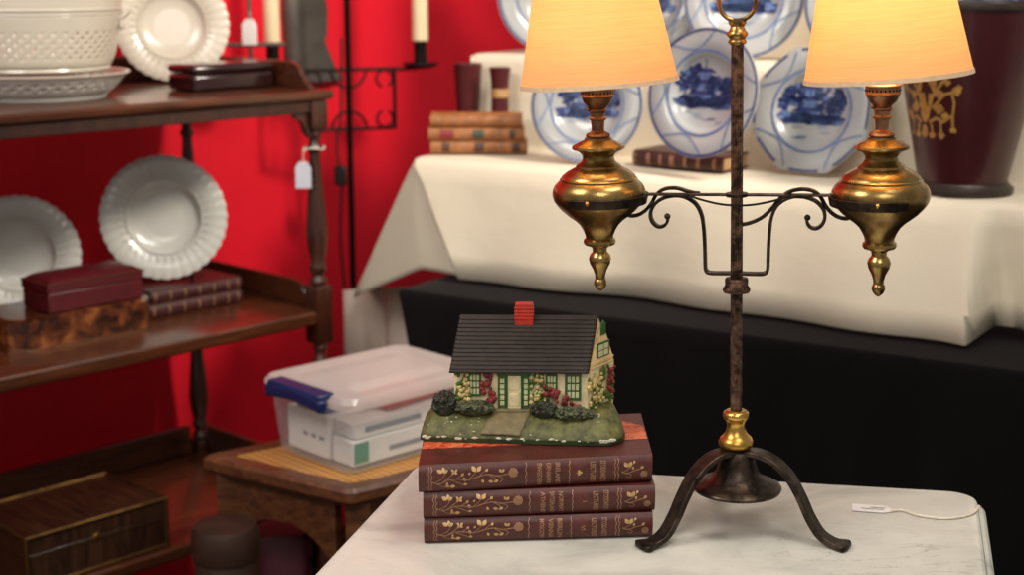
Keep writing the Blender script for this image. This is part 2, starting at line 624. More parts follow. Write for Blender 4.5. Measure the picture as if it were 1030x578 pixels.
# feet
for ang in (-150, -30, 90):
    R3 = Matrix.Rotation(radians(ang), 4, 'Z')
    p = smoothpath([(.006, 0, .079), (.020, 0, .080), (.036, 0, .0755), (.053, 0, .0625), (.0655, 0, .044), (.075, 0, .0255),
                    (.086, 0, .0105), (.098, 0, .0042), (.108, 0, .003), (.115, 0, .0028)], 4)
    n = len(p)
    ws = [.0165 + .003 * (1 - min(1, i / (n * .4))) for i in range(n)]
    for i in range(n):
        t = i / (n - 1)
        if t > .82:
            ws[i] = .0165 + .007 * sin((t - .82) / .18 * pi * .8)
    ws[-1] = .013; ws[-2] = .019
    ts = [.0058] * n
    ts[-1] = ts[-2] = .0042
    MB().bar(p, (0, 1, 0), ws, ts, R3).build('leg', M['iron'], lamp, smooth=50, bevel=.0014)
bell = MB().lathe([(0, .0835), (.012, .083), (.016, .078), (.018, .068), (.021, .058), (.027, .051), (.035, .047), (.0425, .0445),
                   (.0435, .043), (.0425, .0405), (.038, .0395), (.02, .040), (.012, .038), (.011, .031), (.006, .028), (0, .0275)], 48)
bell.build('base_bell', M['iron'], lamp, smooth=50)
col = MB().lathe([(.0, .0842), (.0150, .0842), (.0168, .0868), (.0170, .0895), (.0150, .0935), (.0135, .0945), (.0105, .0985), (.0086, .104), (.0086, .1075),
                  (.0102, .1115), (.0122, .1135), (.0128, .116), (.0122, .119), (.0095, .121), (.0, .121)], 40)
lpart(col, 'base_collar', M['bright_brass'], smooth=50)
pole = MB().lathe([(0, .1205), (.0056, .1205), (.0058, .26), (.0056, Z(196)), (.0058, Z(60)), (.0056, Z(44)), (0, Z(44))], 8)
lpart(pole, 'pole', M['pole_iron'], smooth=20)
ring = MB().tube([(.0168 * cos(a), 0, Z(2.5) + .0168 * sin(a)) for a in [2 * pi * k / 40 for k in range(40)]], .0022, 10, True)
lpart(ring, 'carrying_ring', M['brass'], smooth=60)
tc = MB().lathe([(0, Z(45)), (.007, Z(45)), (.0085, Z(43)), (.0085, Z(41.5)), (.0072, Z(40)), (.0078, Z(38)), (.0098, Z(36)), (.0098, Z(33.5)),
                 (.0075, Z(31)), (.0062, Z(27)), (.0082, Z(24)), (.0082, Z(22)), (.0055, Z(20)), (0, Z(19))], 32)
lpart(tc, 'top_collar', M['brass'], smooth=50)
lc = MB().lathe([(0, Z(280)), (.0105, Z(280)), (.0112, Z(282)), (.0108, Z(287)), (.0128, Z(290)), (.0132, Z(292)), (.0122, Z(294)), (.007, Z(295)), (0, Z(295))], 32)
lpart(lc, 'bracket_collar', M['pole_iron'], smooth=50)
ZB = Z(196)
fb = MB()
fb.box(-.1, .1, -.0052, .0052, ZB - .0009, ZB + .0009)
fb.lathe([(.0062, ZB - .0018), (.0105, ZB - .0018), (.0105, ZB + .0018), (.0062, ZB + .0018)], 24)
lpart(fb, 'cross_bar', M['iron'], smooth=40, bevel=.0004)

rp = [(740.5, 275), (760, 275.3), (768, 275), (771.5, 273), (772.6, 268), (773, 250), (774, 232), (776, 218), (781, 207), (789, 200.5), (799, 197.3),
      (810, 198), (820, 202), (827, 209), (829.3, 217), (827, 224.5), (821, 229), (814.5, 227.5), (811.3, 222), (813, 217.5)]
for sg in (1, -1):
    pts = [(sg * X(px), 0, Z(py)) for px, py in rp]
    path = smoothpath(pts, 4)
    n = len(path)
    ws = [.0085] * n
    ts = [.0032 if i < n * .78 else .0032 - .0008 * (i - n * .78) / (n * .22) for i in range(n)]
    br = MB().bar(path, (0, 1, 0), ws, ts)
    tip = Vector((sg * X(811.8), 0, Z(218.5)))
    br.ball(tip, .0031, 10, (1, 1.3, 1))
    lpart(br, 'scroll_bracket', M['iron'], smooth=50, bevel=.0007)
# flat straps that carry the founts, one rising in front of the pole, one behind
sp = [(741, 227), (752, 225.5), (765, 220), (775, 211), (783, 201), (792, 194), (804, 190.8), (816, 192), (824, 197.5), (829, 206), (835, 213), (842, 217.5), (850, 219), (856, 217)]
for sg, dy in ((1, .004), (-1, .0085)):
    path = smoothpath([(sg * X(px), dy * (1 if i < 9 else max(0, 1 - (i - 8) / 4)), Z(py)) for i, (px, py) in enumerate(sp) if sg > 0 or i > 4] if sg > 0 else [(-X(px), .0085 * (1 if px < 826 else .5), Z(py)) for px, py in [(779, 196.2), (785, 195.6)] + sp[5:]], 4)
    st = MB().bar(path, (0, 1, 0), .0055, .0034)
    lpart(st, 'carrying_strap', M['iron'], smooth=50, bevel=.0007)
wr = MB().tube(smoothpath([(X(690), -.006, Z(194.5)), (X(701), -.0066, Z(199)), (X(722), -.0072, Z(204)), (X(740), -.0074, Z(205.5)), (X(760), -.0072, Z(204.5)),
                           (X(783), -.0066, Z(199.5)), (X(796), -.006, Z(195))], 6), .0011, 8)
lpart(wr, 'flex', M['black_iron'], smooth=60)

FP = [(92, 17.0), (93, 17.4), (94.5, 16.8), (99, 16.6), (100.5, 17.2), (101.5, 16), (104, 15.2), (108, 13), (111, 9.5), (113, 8), (114, 9), (115.5, 9),
      (117, 7.4), (121, 7.2), (122.5, 8.6), (124, 8.6), (125, 7), (135, 6.2), (136.5, 8), (138, 11.5), (140, 12.5), (141.5, 11.8), (142.2, 13.4), (144, 13.6),
      (145.5, 17), (148, 22), (150.5, 26.2), (152.5, 26.6), (153.8, 25), (155, 21), (158, 17), (161, 15.8), (164, 16), (167, 18.4), (169.5, 22.5), (171.5, 22.8), (172.2, 25),
      (176, 32), (180, 37), (182, 37.8), (183, 39.4), (184.5, 39.2), (186, 41), (189.5, 44.5), (194, 46.6), (199, 47), (204, 45.6), (209, 42), (214, 37),
      (219, 30.5), (223, 24.5), (227, 20), (232, 16.6), (237, 14.4), (240, 14), (241.5, 16.2), (244, 16.6), (246, 15), (247.5, 10), (249, 7.6), (252.5, 7.2),
      (256, 10.2), (259.5, 11.4), (264, 10.2), (270, 6.8), (275, 5.2), (278.5, 5), (280, 6.2), (283, 6.6), (286.5, 5), (289, 2), (290, 0)]
def fp(lo, hi):
    return [(r * .000953, fz(py)) for py, r in FP if lo <= py <= hi]
def fz(py):
    zc = at(601, 199, 1.422).z
    z = at(601, py, 1.422).z
    if z < zc:
        z = zc + (z - zc) * 1.07
    return z - TZ - DZ
DZ = (at(601, 197, 1.422).z - TZ) - (ZB + .0015)
LARM = .1315
for sg in (-1, 1):
    T = Matrix.Translation((sg * LARM, 0, 0))
    body = MB().lathe([(0, fp(142.2, 142.2)[0][1])] + fp(142.2, 290)[0:], 56, T)
    fo = lpart(body, 'oil_fount', M['brass'], smooth=32)
    bu = MB().lathe([(0, fp(92, 92)[0][1])] + fp(92, 142) + [(0, fp(142, 142.3)[-1][1])], 40, T)
    bo = bu.build('burner', M['copper'], fo, smooth=32)
    hl = MB()
    for k in range(26):
        a = 2 * pi * k / 26
        zc = at(601, 97, 1.422).z - TZ - DZ
        q = T @ Matrix.Rotation(a, 4, 'Z') @ Matrix.Translation((.01575, 0, zc)) @ Matrix.Rotation(pi / 2, 4, 'Y')
        hl.lathe([(0, -.0003), (.0011, -.0003), (.0011, .0003), (0, .0003)], 8, q)
    hl.build('air_hole_ring', M['black_iron'], fo, smooth=30)
    kn = MB().ball((0, 0, 0), .0021, 10, M=T @ Matrix.Translation((-.0085, -.0035, at(601, 113, 1.422).z - TZ - DZ)))
    kn.build('switch_knob', M['copper'], fo, smooth=60)
    # iron band round the fount, open on the outer side
    bd = MB()
    vs, fs = [], []
    zc = at(601, 203, 1.422).z - TZ - DZ
    N = 44
    for i in range(N + 1):
        a = (pi if sg > 0 else 0) + radians(-121) + radians(242) * i / N
        e = min(i, N - i) / N
        hh = .0046 * (1 if e > .06 else .7 + .3 * e / .06)
        rm = .0463
        for (dr, dz) in ((0, -1), (0, 1), (.0018, 1), (.0018, -1)):
            z = zc + dz * hh
            rr = rm - abs(dz) * .0009 + dr + (.0006 if dz > 0 else -.0012)
            vs.append((rr * cos(a), rr * sin(a), z))
    for i in range(N):
        for k in range(4):
            fs.append((i * 4 + k, i * 4 + (k + 1) % 4, i * 4 + 4 + (k + 1) % 4, i * 4 + 4 + k))
    fs += [(3, 2, 1, 0), tuple(N * 4 + k for k in range(4))]
    bd.add(vs, fs, T)
    bd.build('band', M['iron'], fo, smooth=40, bevel=.0005)
    sc_ = MB().ball((0, 0, 0), .0022, 10, M=T @ Matrix.Translation((-.003, -.0488, zc + .002)))
    sc_.build('screw', M['bright_brass'], fo, smooth=60)

def shade(sg, rb, slope, extra, zb, dx):
    T = Matrix.Translation((sg * LARM + dx, 0, zb)) @ Matrix.Rotation(radians(extra), 4, 'Y')
    H = .135
    rt = rb - slope * H
    th = .0008
    prof = [(rb, 0), (rt, H), (rt - th, H), (rb - th, 0), (rb, 0)]
    vs, fs, seg = [], [], 72
    for r, z in prof[:4]:
        for k in range(seg):
            a = 2 * pi * k / seg
            vs.append((r * cos(a), r * sin(a), z))
    for i in range(4):
        for k in range(seg):
            fs.append((i * seg + k, i * seg + (k + 1) % seg, ((i + 1) % 4) * seg + (k + 1) % seg, ((i + 1) % 4) * seg + k))
    o = MB().add(vs, fs).build('lamp_shade', M['linen'], lamp, smooth=40)
    o.matrix_local = TY @ T
    for r, z, h in ((rb, 0, .0035), (rt, H, .0035)):
        tr = MB()
        z0, z1 = (z - .0006, z + h) if z == 0 else (z - h, z + .0006)
        s0 = slope
        ra, rb2 = (r + s0 * .0006, r - s0 * h) if z == 0 else (r + s0 * h, r - s0 * .0006)
        v2 = []
        for rr, zz in ((ra + .0007, z0), (rb2 + .0007, z1), (rb2 - .0016, z1), (ra - .0016, z0)):
            v2.append([(rr * cos(2 * pi * k / seg), rr * sin(2 * pi * k / seg), zz) for k in range(seg)])
        tr.rings(v2 + [v2[0]], caps=False)
        tr.build('trim', M['shade_trim'], o, smooth=40)
    b = MB().lathe([(0, .0), (.011, .001), (.0125, .012), (.014, .022), (.022, .042), (.0265, .058), (.026, .07), (.019, .083), (.009, .09), (0, .0915)], 28,
                   Matrix.Translation((sg * LARM, 0, at(601, 92, 1.422).z - TZ - DZ)))
    bo = lpart(b, 'bulb', M['bulb'], smooth=60)
    l = bpy.data.lights.new('bulb_light', 'POINT')
    l.energy, l.color, l.shadow_soft_size = BULB_W, (1, .775, .47), .03
    lo = bpy.data.objects.new('bulb_light', l)
    COL.objects.link(lo)
    lo.parent = lamp
    lo.matrix_local = TY @ Matrix.Translation((sg * LARM, 0, zb + .063))
    bo.visible_shadow = True
BULB_W = 2.5
SZ = at(604, 88, 1.422).z - TZ - DZ
shade(-1, .0748, .20, -2.6, SZ, .002)
shade(1, .0752, .20, -3.6, SZ + .003, .004)

# ------------------------------------------------------------------ three old books under the cottage
def text_mesh(s, size):
    cu = bpy.data.curves.new('t', 'FONT')
    cu.body, cu.size, cu.align_x, cu.align_y = s, size, 'CENTER', 'CENTER'
    cu.offset = size * .03
    cu.resolution_u = 2
    o = bpy.data.objects.new('t', cu)
    COL.objects.link(o)
    dg = bpy.context.evaluated_depsgraph_get()
    dg.update()
    me = bpy.data.meshes.new_from_object(o.evaluated_get(dg))
    vs = [v.co.copy() for v in me.vertices]
    fs = [tuple(p.vertices) for p in me.polygons]
    bpy.data.objects.remove(o)
    bpy.data.meshes.remove(me)
    return vs, fs

def blob(cx, cy, r, n=9, irr=.25, sx=1, sy=1, rnd=random):
    return [(cx + sx * r * (1 + irr * (rnd.random() - .5) * 2) * cos(2 * pi * k / n), cy + sy * r * (1 + irr * (rnd.random() - .5) * 2) * sin(2 * pi * k / n)) for k in range(n)]

def stroke(pts, w):
    """2-D polyline -> list of quads"""
    out = []
    P = [Vector((p[0], p[1])) for p in pts]
    L, R = [], []
    for i in range(len(P)):
        t = (P[min(i + 1, len(P) - 1)] - P[max(i - 1, 0)])
        t = t.normalized() if t.length > 0 else Vector((1, 0))
        n = Vector((-t.y, t.x)) * w / 2
        L.append(P[i] + n); R.append(P[i] - n)
    for i in range(len(P) - 1):
        out.append([tuple(L[i]), tuple(L[i + 1]), tuple(R[i + 1]), tuple(R[i])])
    return out

def big_book(label, loc, rz, ln, dp, th, titles, vol, shear=.07):
    mp0 = .048
    bk = thing('old_book', label, 'book', loc, rz, 'three matching burgundy gilt books')
    bulge = .0045
    def ysp(z):
        q = 2 * z / th - 1
        return -bulge * (1 - abs(q) ** 2.6) + .0005
    bt = .0028
    outer = [(dp, 0), (.004, 0)] + [(ysp(th * (.5 + .5 * sin(radians(a)))), th * (.5 + .5 * sin(radians(a)))) for a in range(-84, 85, 12)] + [(.004, th), (dp, th)]
    inner = [(dp, th - bt), (.006, th - bt), (.004, th / 2), (.006, bt), (dp, bt)]
    poly = outer + inner
    cv = MB()
    # boards and spine as one C-shaped section
    n = len(poly)
    no, ni = len(outer), len(inner)
    vs = [(x, y, z) for x in (0, ln) for y, z in poly]
    fs = [(i, (i + 1) % n, n + (i + 1) % n, n + i) for i in range(n)]
    for s0 in (0, n):
        idx = [s0 + i for i in range(n)]
        # split the C: bottom board, spine, top board
        a = [idx[0], idx[1], idx[no + 3], idx[no + 4]]
        c = [idx[no - 2], idx[no - 1], idx[no], idx[no + 1]]
        sp_ = [idx[i] for i in range(1, no - 1)] + [idx[no + 1], idx[no + 2], idx[no + 3]]
        for f in (a, sp_, c):
            fs.append(tuple(f) if s0 else tuple(f[::-1]))
    cv.add(vs, fs)
    cv.build('cover', M['leather'], bk, smooth=40)
    pg = MB().box(.003, ln - .003, .0045, dp - .004, bt, th - bt)
    pg.build('page_block', M['pages'], bk, bevel=.001)
    for z0, z1 in ((th, th + .0005), (-.0005, 0)):
        if z0 < 0:
            continue
        mp = MB().prism([(.0008, mp0), (ln - .0008, mp0), (ln - .0008, dp - .046), (ln - .046, dp - .0006), (.046, dp - .0006), (.0008, dp - .046)], z0, z1)
        mp.build('marbled_paper_side', M['marbled'], bk)
    # gilding on the spine
    def put(mb, vs2, fs2):
        mb.add([(x, ysp(min(max(z, .0005), th - .0005)) - .0005, z) for x, z in vs2], fs2)
    g1, g2 = MB(), MB()
    def poly2(mb, pts):
        put(mb, pts, [tuple(range(len(pts)))])
    def line(mb, pts, w=.0006):
        for q in stroke(pts, w):
            poly2(mb, q)
    zc = th / 2
    a = th / .0265
    for xr in (.1024, .144, .1885, .1915, .010, .0125):
        k = ln / .225
        line(g2, [(xr * k + (.0006 * sin(z * 900) if xr != .144 else .0004 * sin(z * 1100)), z) for z in [th * (.06 + .88 * i / 26) for i in range(27)]], .0009)
    def S(x0, z0, pts, n=5):
        return [(p.x, p.y) for p in smoothpath([Vector((x0 + x, z0 + z * a, 0)) for x, z in pts], n)]
    # long vine, left
    x0 = .012
    line(g2, S(x0, zc, [(0, -.002), (.008, -.0045), (.017, -.001), (.026, -.0005), (.036, -.0018), (.046, .0012), (.055, .0028), (.063, .001), (.071, .0018), (.079, .003)]), .0011)
    for b_ in ([(.004, -.003), (.010, 0), (.013, .004), (.012, .0065)], [(.010, -.004), (.018, .002), (.022, .005), (.023, .007)],
               [(.018, -.001), (.026, -.004), (.032, -.007)], [(.036, -.0015), (.041, .003), (.044, .0065)], [(.024, -.0005), (.028, .002), (.030, .003)],
               [(.046, .001), (.050, .005), (.053, .006)], [(.055, .0025), (.062, -.002), (.060, -.005)], [(.063, .001), (.069, -.002), (.066, -.006)],
               [(.006, -.0045), (.012, -.008), (.018, -.0085)]):
        line(g2, S(x0, zc, b_), .0008)
    def leaf(x, z, r, ang, mb=g1):
        pts = []
        for i in range(11):
            t = i / 10
            pts.append((t * r, .32 * r * sin(pi * t)))
        for i in range(9, 0, -1):
            t = i / 10
            pts.append((t * r, -.32 * r * sin(pi * t)))
        c_, s_ = cos(ang), sin(ang)
        poly2(mb, [(x0 + x + p * c_ - q * s_, zc + z * a + p * s_ + q * c_) for p, q in pts])
    for x, z, r, an in ((.011, .0058, .006, 2.6), (.0115, .0058, .0055, .5), (.012, .006, .005, 1.6), (.022, .0062, .0035, 2.3), (.023, .0062, .0035, .8),
                        (.0225, .0062, .0035, -.6), (.0225, .0062, .0035, 3.9), (.043, .0055, .0065, 2.2), (.044, .0055, .0065, .9), (.029, .002, .004, .9),
                        (.033, -.003, .0045, 2.0), (.031, -.0065, .004, .2), (.052, .0052, .004, .8), (.060, -.0050, .005, 2.9), (.060, -.0050, .005, .3),
                        (.018, -.0082, .0055, .15), (.018, -.0082, .0045, 2.7), (.049, -.002, .004, -1.2), (.068, .004, .0042, 2.2), (.068, .004, .004, .9),
                        (.015, -.006, .003, 1.2), (.036, .003, .003, .9)):
        leaf(x, z, r, an)
    # rosette
    for k in range(9):
        t_ = 2 * pi * k / 9
        poly2(g2, [(x0 + .079 + .0032 * cos(t_) + p, zc + (.0032 + .0032 * sin(t_)) * a + q) for p, q in blob(0, 0, .0017, 8, .1)])
    poly2(g2, [(x0 + .079 + p, zc + .0032 * a + q) for p, q in blob(0, 0, .0022, 10, .1)])
    # short vine, right
    x0 = .1945 * ln / .225
    line(g2, S(x0, zc, [(0, -.001), (.006, -.003), (.013, -.0005), (.019, .0008)]), .0011)
    line(g2, S(x0, zc, [(.002, -.0015), (.008, .002), (.011, .005), (.013, .0068)]), .0008)
    line(g2, S(x0, zc, [(.004, -.0025), (.010, -.005), (.008, -.0075), (.005, -.006)]), .0008)
    for x, z, r, an in ((.0065, .003, .0062, 2.2), (.007, .003, .0062, .95), (.012, .006, .0035, 1.1), (.019, .001, .0042, .7), (.011, .0005, .0035, 1.2)):
        leaf(x, z, r, an)
    poly2(g2, [(x0 + .0225 + p, zc - .0045 * a + q) for p, q in blob(0, 0, .0036, 14, .06)])
    # lettering runs down the spine
    def word(s, xpos, maxlen, h, mb):
        vs, fs = text_mesh(s, h)
        if not vs:
            return
        wd = max(v.x for v in vs) - min(v.x for v in vs)
        sx = min(1.0, maxlen / wd)
        put(mb, [(xpos * ln / .225 + v.y, zc - v.x * sx) for v in vs], fs)
    t1 = MB()
    word("STODDARD'S", .1765, th * .78, .0072, t1)
    word('LECTURES', .1665, th * .74, .0072, t1)
    for i, s in enumerate(titles):
        word(s, .1325 - .0088 * i, th * .8, .0062, t1)
    if vol == 'trefoil':
        for dx, dz in ((.0014, 0), (-.0006, .0016), (-.0006, -.0016)):
            poly2(g1, [(.1555 + dx + p, zc + dz + q) for p, q in blob(0, 0, .0013, 9, .05)])
        line(g1, [(.1555, zc), (.1525, zc)], .0008)
    else:
        word(vol, .1555, .008, .0058, t1)
    g1.build('bright_gilding', M['gilt'], bk, smooth=0, merge=False, fix=False)
    g2.build('gilding', M['gilt_dull'], bk, smooth=0, merge=False, fix=False)
    t1.build('lettering', M['gilt_dull'], bk, smooth=0, merge=False, fix=False)
    for o in bk.children:                  # the old spines have gone slightly askew
        for v in o.data.vertices:
            v.co.x += shear * v.co.y
    return bk

bA, bB = on(425.5, 548, TZ), on(656, 541.5, TZ)
T1, T2, T3 = .0245, .0258, .0272
big_book('bottom book of the burgundy stack, lying flat on the marble', (bA.x + .001, bA.y + .004, TZ + .0006), radians(4.4), .2215, .135, T1,
         ('BERLIN', 'VIENNA', 'MOSCOW'), 'VI')
z2 = TZ + T1 + .0016
big_book('middle book of the burgundy stack, its end jutting past the others', (bA.x + .0005, bA.y + .003, z2), radians(5.6), .2245, .135, T2,
         ('NORWAY', 'SWITZERLAND', 'ATHENS'), 'I')
z3 = z2 + T2 + .0010
big_book('top book of the burgundy stack, orange marbled cover showing around the cottage', (bA.x - .0035, bA.y + .0005, z3), radians(8.4), .2275, .135, T3,
         ('IRELAND', 'DENMARK', 'SWEDEN'), 'trefoil', .15)
BKZ = z3 + T3 + .0008

# ------------------------------------------------------------------ cottage doorstop
HX, HY = .005, 1.452
house = thing('cottage_doorstop', 'painted cast-iron cottage doorstop with black roof and red chimney, standing on the books', 'doorstop', (HX, HY, BKZ), radians(-1.5))
def hx(px, k=.000994):
    return (px - 515) * k - HX
def hz(py, Y=1.437):
    return at(515, py, Y).z - BKZ
FW = -.013                       # front wall plane (local y)
WL, WR = hx(457), hx(591.5)
ZE, ZR = hz(372), hz(317, 1.462)
BRX, BLX, BY = .0985, WL + .008, .030
AY = .010                        # ridge line
ARX, ALX = hx(600.5, .00101), hx(463, .00101)
# lawn block
foot = [(-.0955, -.029), (-.091, -.0350), (.0, -.0415), (.084, -.0455), (.093, -.0440), (.104, -.033), (.1085, -.020), (.1065, .026), (.100, .033), (-.082, .033), (-.0955, .020)]
def lawn_h(x, y):
    t = min(1, max(0, (y + .042 + .03 * x) / .03))
    h = .0055 + .0215 * t ** .8
    if x > .07:
        h += .008 * min(1, (x - .07) / .035) ** 1.2 * t * (.6 if x < .112 else .35)
    if x < -.07:
        h -= .006 * (-.07 - x) / .03 * t
    return h + .0012 * noise.noise((x * 120, y * 120, 3))
lw = MB()
n_f = len(foot)
# fine footprint ring scaled towards a spine to make the sloping turf
def foot_pt(k, N):
    t = k / N * n_f
    i = int(t) % n_f
    f = t - int(t)
    a, b = foot[i], foot[(i + 1) % n_f]
    return Vector((a[0] + (b[0] - a[0]) * f, a[1] + (b[1] - a[1]) * f))
N = 132
cen = lambda p: Vector((max(-.07, min(.085, p.x * .8)), .012))
rs = [[(foot_pt(k, N).x, foot_pt(k, N).y, 0) for k in range(N)], [(foot_pt(k, N).x, foot_pt(k, N).y, .0042) for k in range(N)]]
for s_ in (.01, .04, .09, .16, .24, .33, .43, .54, .66, .8, .97):
    r_ = []
    for k in range(N):
        p = foot_pt(k, N)
        q = p + (cen(p) - p) * s_
        r_.append((q.x, q.y, .0055 + .0215 * min(1, s_ / .5) ** .75 + .0014 * noise.noise((q.x * 120, q.y * 120, 3)) if s_ > .01 else .0056))
    rs.append(r_)
lw.rings(rs)
lw.build('lawn', M['lawn'], house, smooth=60)
ed = MB()
ed.rings([[(foot_pt(k, N).x * 1.004, foot_pt(k, N).y * 1.008, z) for k in range(N)] for z in (.0002, .0030, .0046)], caps=False)
ed.build('turf_edge', M['lawn_edge'], house, smooth=30)
ch = MB()
random.seed(5)
for k in range(46):
    kk = random.uniform(10, 52)
    p = foot_pt(kk, N)
    if p.y > -.02:
        continue
    r = random.uniform(.0009, .0024)
    ch.ball((p.x * 1.0, p.y * 1.002, random.uniform(.0035, .0058)), r, 8, (1.3, .45, .6), .4)
for k in range(60):
    x, s_ = random.uniform(-.09, .09), random.uniform(.1, 1)
    y = -.042 - .03 * x * .3 + s_ * .024
    ch.ball((x, y, lawn_h(x, y) + .0002), random.uniform(.0005, .0013), 6, (1.2, 1, .4), .3)
ch.build('worn_paint_chips', M['chip'], house, smooth=60)
# garden path
pt_ = MB()
pq = [(hx(498), FW - .0015), (hx(536), FW - .0015), (hx(524), -.0415), (hx(484), -.0385)]
def pfn(u, v):
    a = Vector(pq[0]).lerp(Vector(pq[1]), u); b = Vector(pq[3]).lerp(Vector(pq[2]), u)
    p = a.lerp(b, v)
    return (p.x, p.y, lawn_h(p.x, p.y) + .0012)
pt_.grid(pfn, 10, 14)
pt_.build('garden_path', M['path_paint'], house, smooth=40, solid=.0016)
sp_ = MB().box(hx(495), hx(539), FW - .0055, FW - .0002, .018, hz(411))
sp_.build('doorstep', M['path_paint'], house, bevel=.0012)
# walls
wl = MB()
zb = .012
vs = [(WL, FW, zb), (WR, FW, zb), (BRX, BY, zb), (BLX, BY, zb), (WL, FW, ZE), (WR, FW, ZE), (BRX, BY, ZE - .002), (BLX, BY, ZE - .002),
      (ALX + .004, AY, ZR - .002), (ARX, AY, ZR - .002)]
wl.add(vs, [(0, 1, 5, 4), (1, 2, 6, 9, 5), (2, 3, 7, 6), (3, 0, 4, 8, 7), (3, 2, 1, 0), (4, 5, 9, 8), (6, 7, 8, 9)])
wl.build('walls', M['wall_paint'], house, smooth=20)
# gable frame: maps (t along the gable from front to back, z) to a point on the splayed gable wall
G0, G1 = Vector((WR, FW)), Vector((BRX, BY))
gn = Vector((G1.y - G0.y, -(G1.x - G0.x))).normalized()
def gab(t, z, o=.0):
    p = G0.lerp(G1, t) + gn * o
    return Vector((p.x, p.y, z))
gm = MB()
def gpoly(mb, pts, o0=0., o1=.001):
    n = len(pts)
    mb.add([gab(t, z, o0) for t, z in pts] + [gab(t, z, o1) for t, z in pts],
           [tuple(range(n))[::-1], tuple(range(n, 2 * n))] + [(i, (i + 1) % n, n + (i + 1) % n, n + i) for i in range(n)])
for py in (367.5, 372):
    z = hz(py)
    gpoly(gm, [(.02, z - .0010), (.97, z - .0010), (.97, z + .0010), (.02, z + .0010)], -.0005, .0009)
gpoly(gm, [(.04, ZE + .002), (.96, ZE + .002), (.53, ZR - .006)], -.0006, .0006)
gm.build('gable_boards', M['gable_paint'], house, smooth=20)
# gable window and vent
gw = MB()
gpoly(gw, [(.30, hz(364)), (.78, hz(364)), (.78, hz(349)), (.30, hz(349))], .0002, .0014)
gwo = gw.build('window', M['green_paint'], house, smooth=20)
gp = MB()
for i in range(2):
    for j in range(2):
        t0, z0 = .35 + i * .2, hz(362.8) + j * (hz(350) - hz(362.8)) / 2
        gpoly(gp, [(t0, z0), (t0 + .17, z0), (t0 + .17, z0 + .0055), (t0, z0 + .0055)], .001, .0018)
gp.build('panes', M['pane_paint'], gwo, smooth=20)
gv = MB()
gpoly(gv, [(.43, hz(342)), (.63, hz(342)), (.62, hz(330)), (.53, hz(327)), (.45, hz(330))], .0002, .0014)
gv.build('gable_vent', M['green_paint'], house, smooth=20)
# roof, ridged boards on both slopes
def roof(u, v, off=0):
    xl = (WL - .0045) + (ALX - WL + .0045) * v
    xr = (WR + .0008) + (ARX - WR - .0004) * v
    y = (FW - .0065) + (AY - FW + .0065) * v
    z = (ZE - .0022) + (ZR - ZE + .0022) * v
    nr = 14
    ph = (v * nr) % 1.0
    k = .0009 * (1 - ph) if v < .999 else 0
    wob = .0004 * noise.noise((u * 30, v * 40, 0))
    return Vector((xl + (xr - xl) * u, y - (k + wob) * .9, z + (k + wob) * .45))
rf = MB()
rows = []
for i in range(14):
    rows += [i / 14 + .0001, (i + .5) / 14, (i + .93) / 14]
rows.append(1.0)
NU = 40
vs, fs = [], []
for v in rows:
    for i in range(NU + 1):
        vs.append(roof(i / NU, v))
R_ = len(rows)
for j in range(R_ - 1):
    for i in range(NU):
        a = j * (NU + 1) + i
        fs.append((a, a + 1, a + NU + 2, a + NU + 1))
rf.add(vs, fs)
bk_ = MB()
xlb, xrb = BLX - .003, BRX + .001
def back(u, v):
    a = roof(u, 1.0)
    b = Vector((xlb + (xrb - xlb) * u, BY + .004, ZE - .004))
    return a.lerp(b, v) + Vector((0, .0002, 0))
rf.grid(back, NU, 8)
rfo = rf.build('roof', M['roof_paint'], house, smooth=35)
sm_ = rfo.modifiers.new('solid', 'SOLIDIFY')
sm_.thickness, sm_.offset = .0018, 0
cm = MB()
cx0, cx1 = hx(517.5, .00101), hx(536, .00101)
czs = [(ZR - .009, 1.0), (ZR - .002, 1.02), (ZR + .006, 1.03), (ZR + .010, .97), (ZR + .0128, .93)]
cc = (cx0 + cx1) / 2
rs = []
for z, k in czs:
    h = (cx1 - cx0) / 2 * k
    rs.append([(cc - h, AY - .0065 * k, z), (cc + h, AY - .0065 * k, z), (cc + h * 1.05, AY + .0065 * k, z), (cc - h, AY + .0065 * k, z)])
cm.rings(rs)
for i in range(4):
    z = ZR - .003 + i * .0035
    cm.box(cc - .0098, cc + .0098, AY - .0072, AY - .006, z, z + .0022)
cm.build('chimney', M['chimney_paint'], house, bevel=.0009)
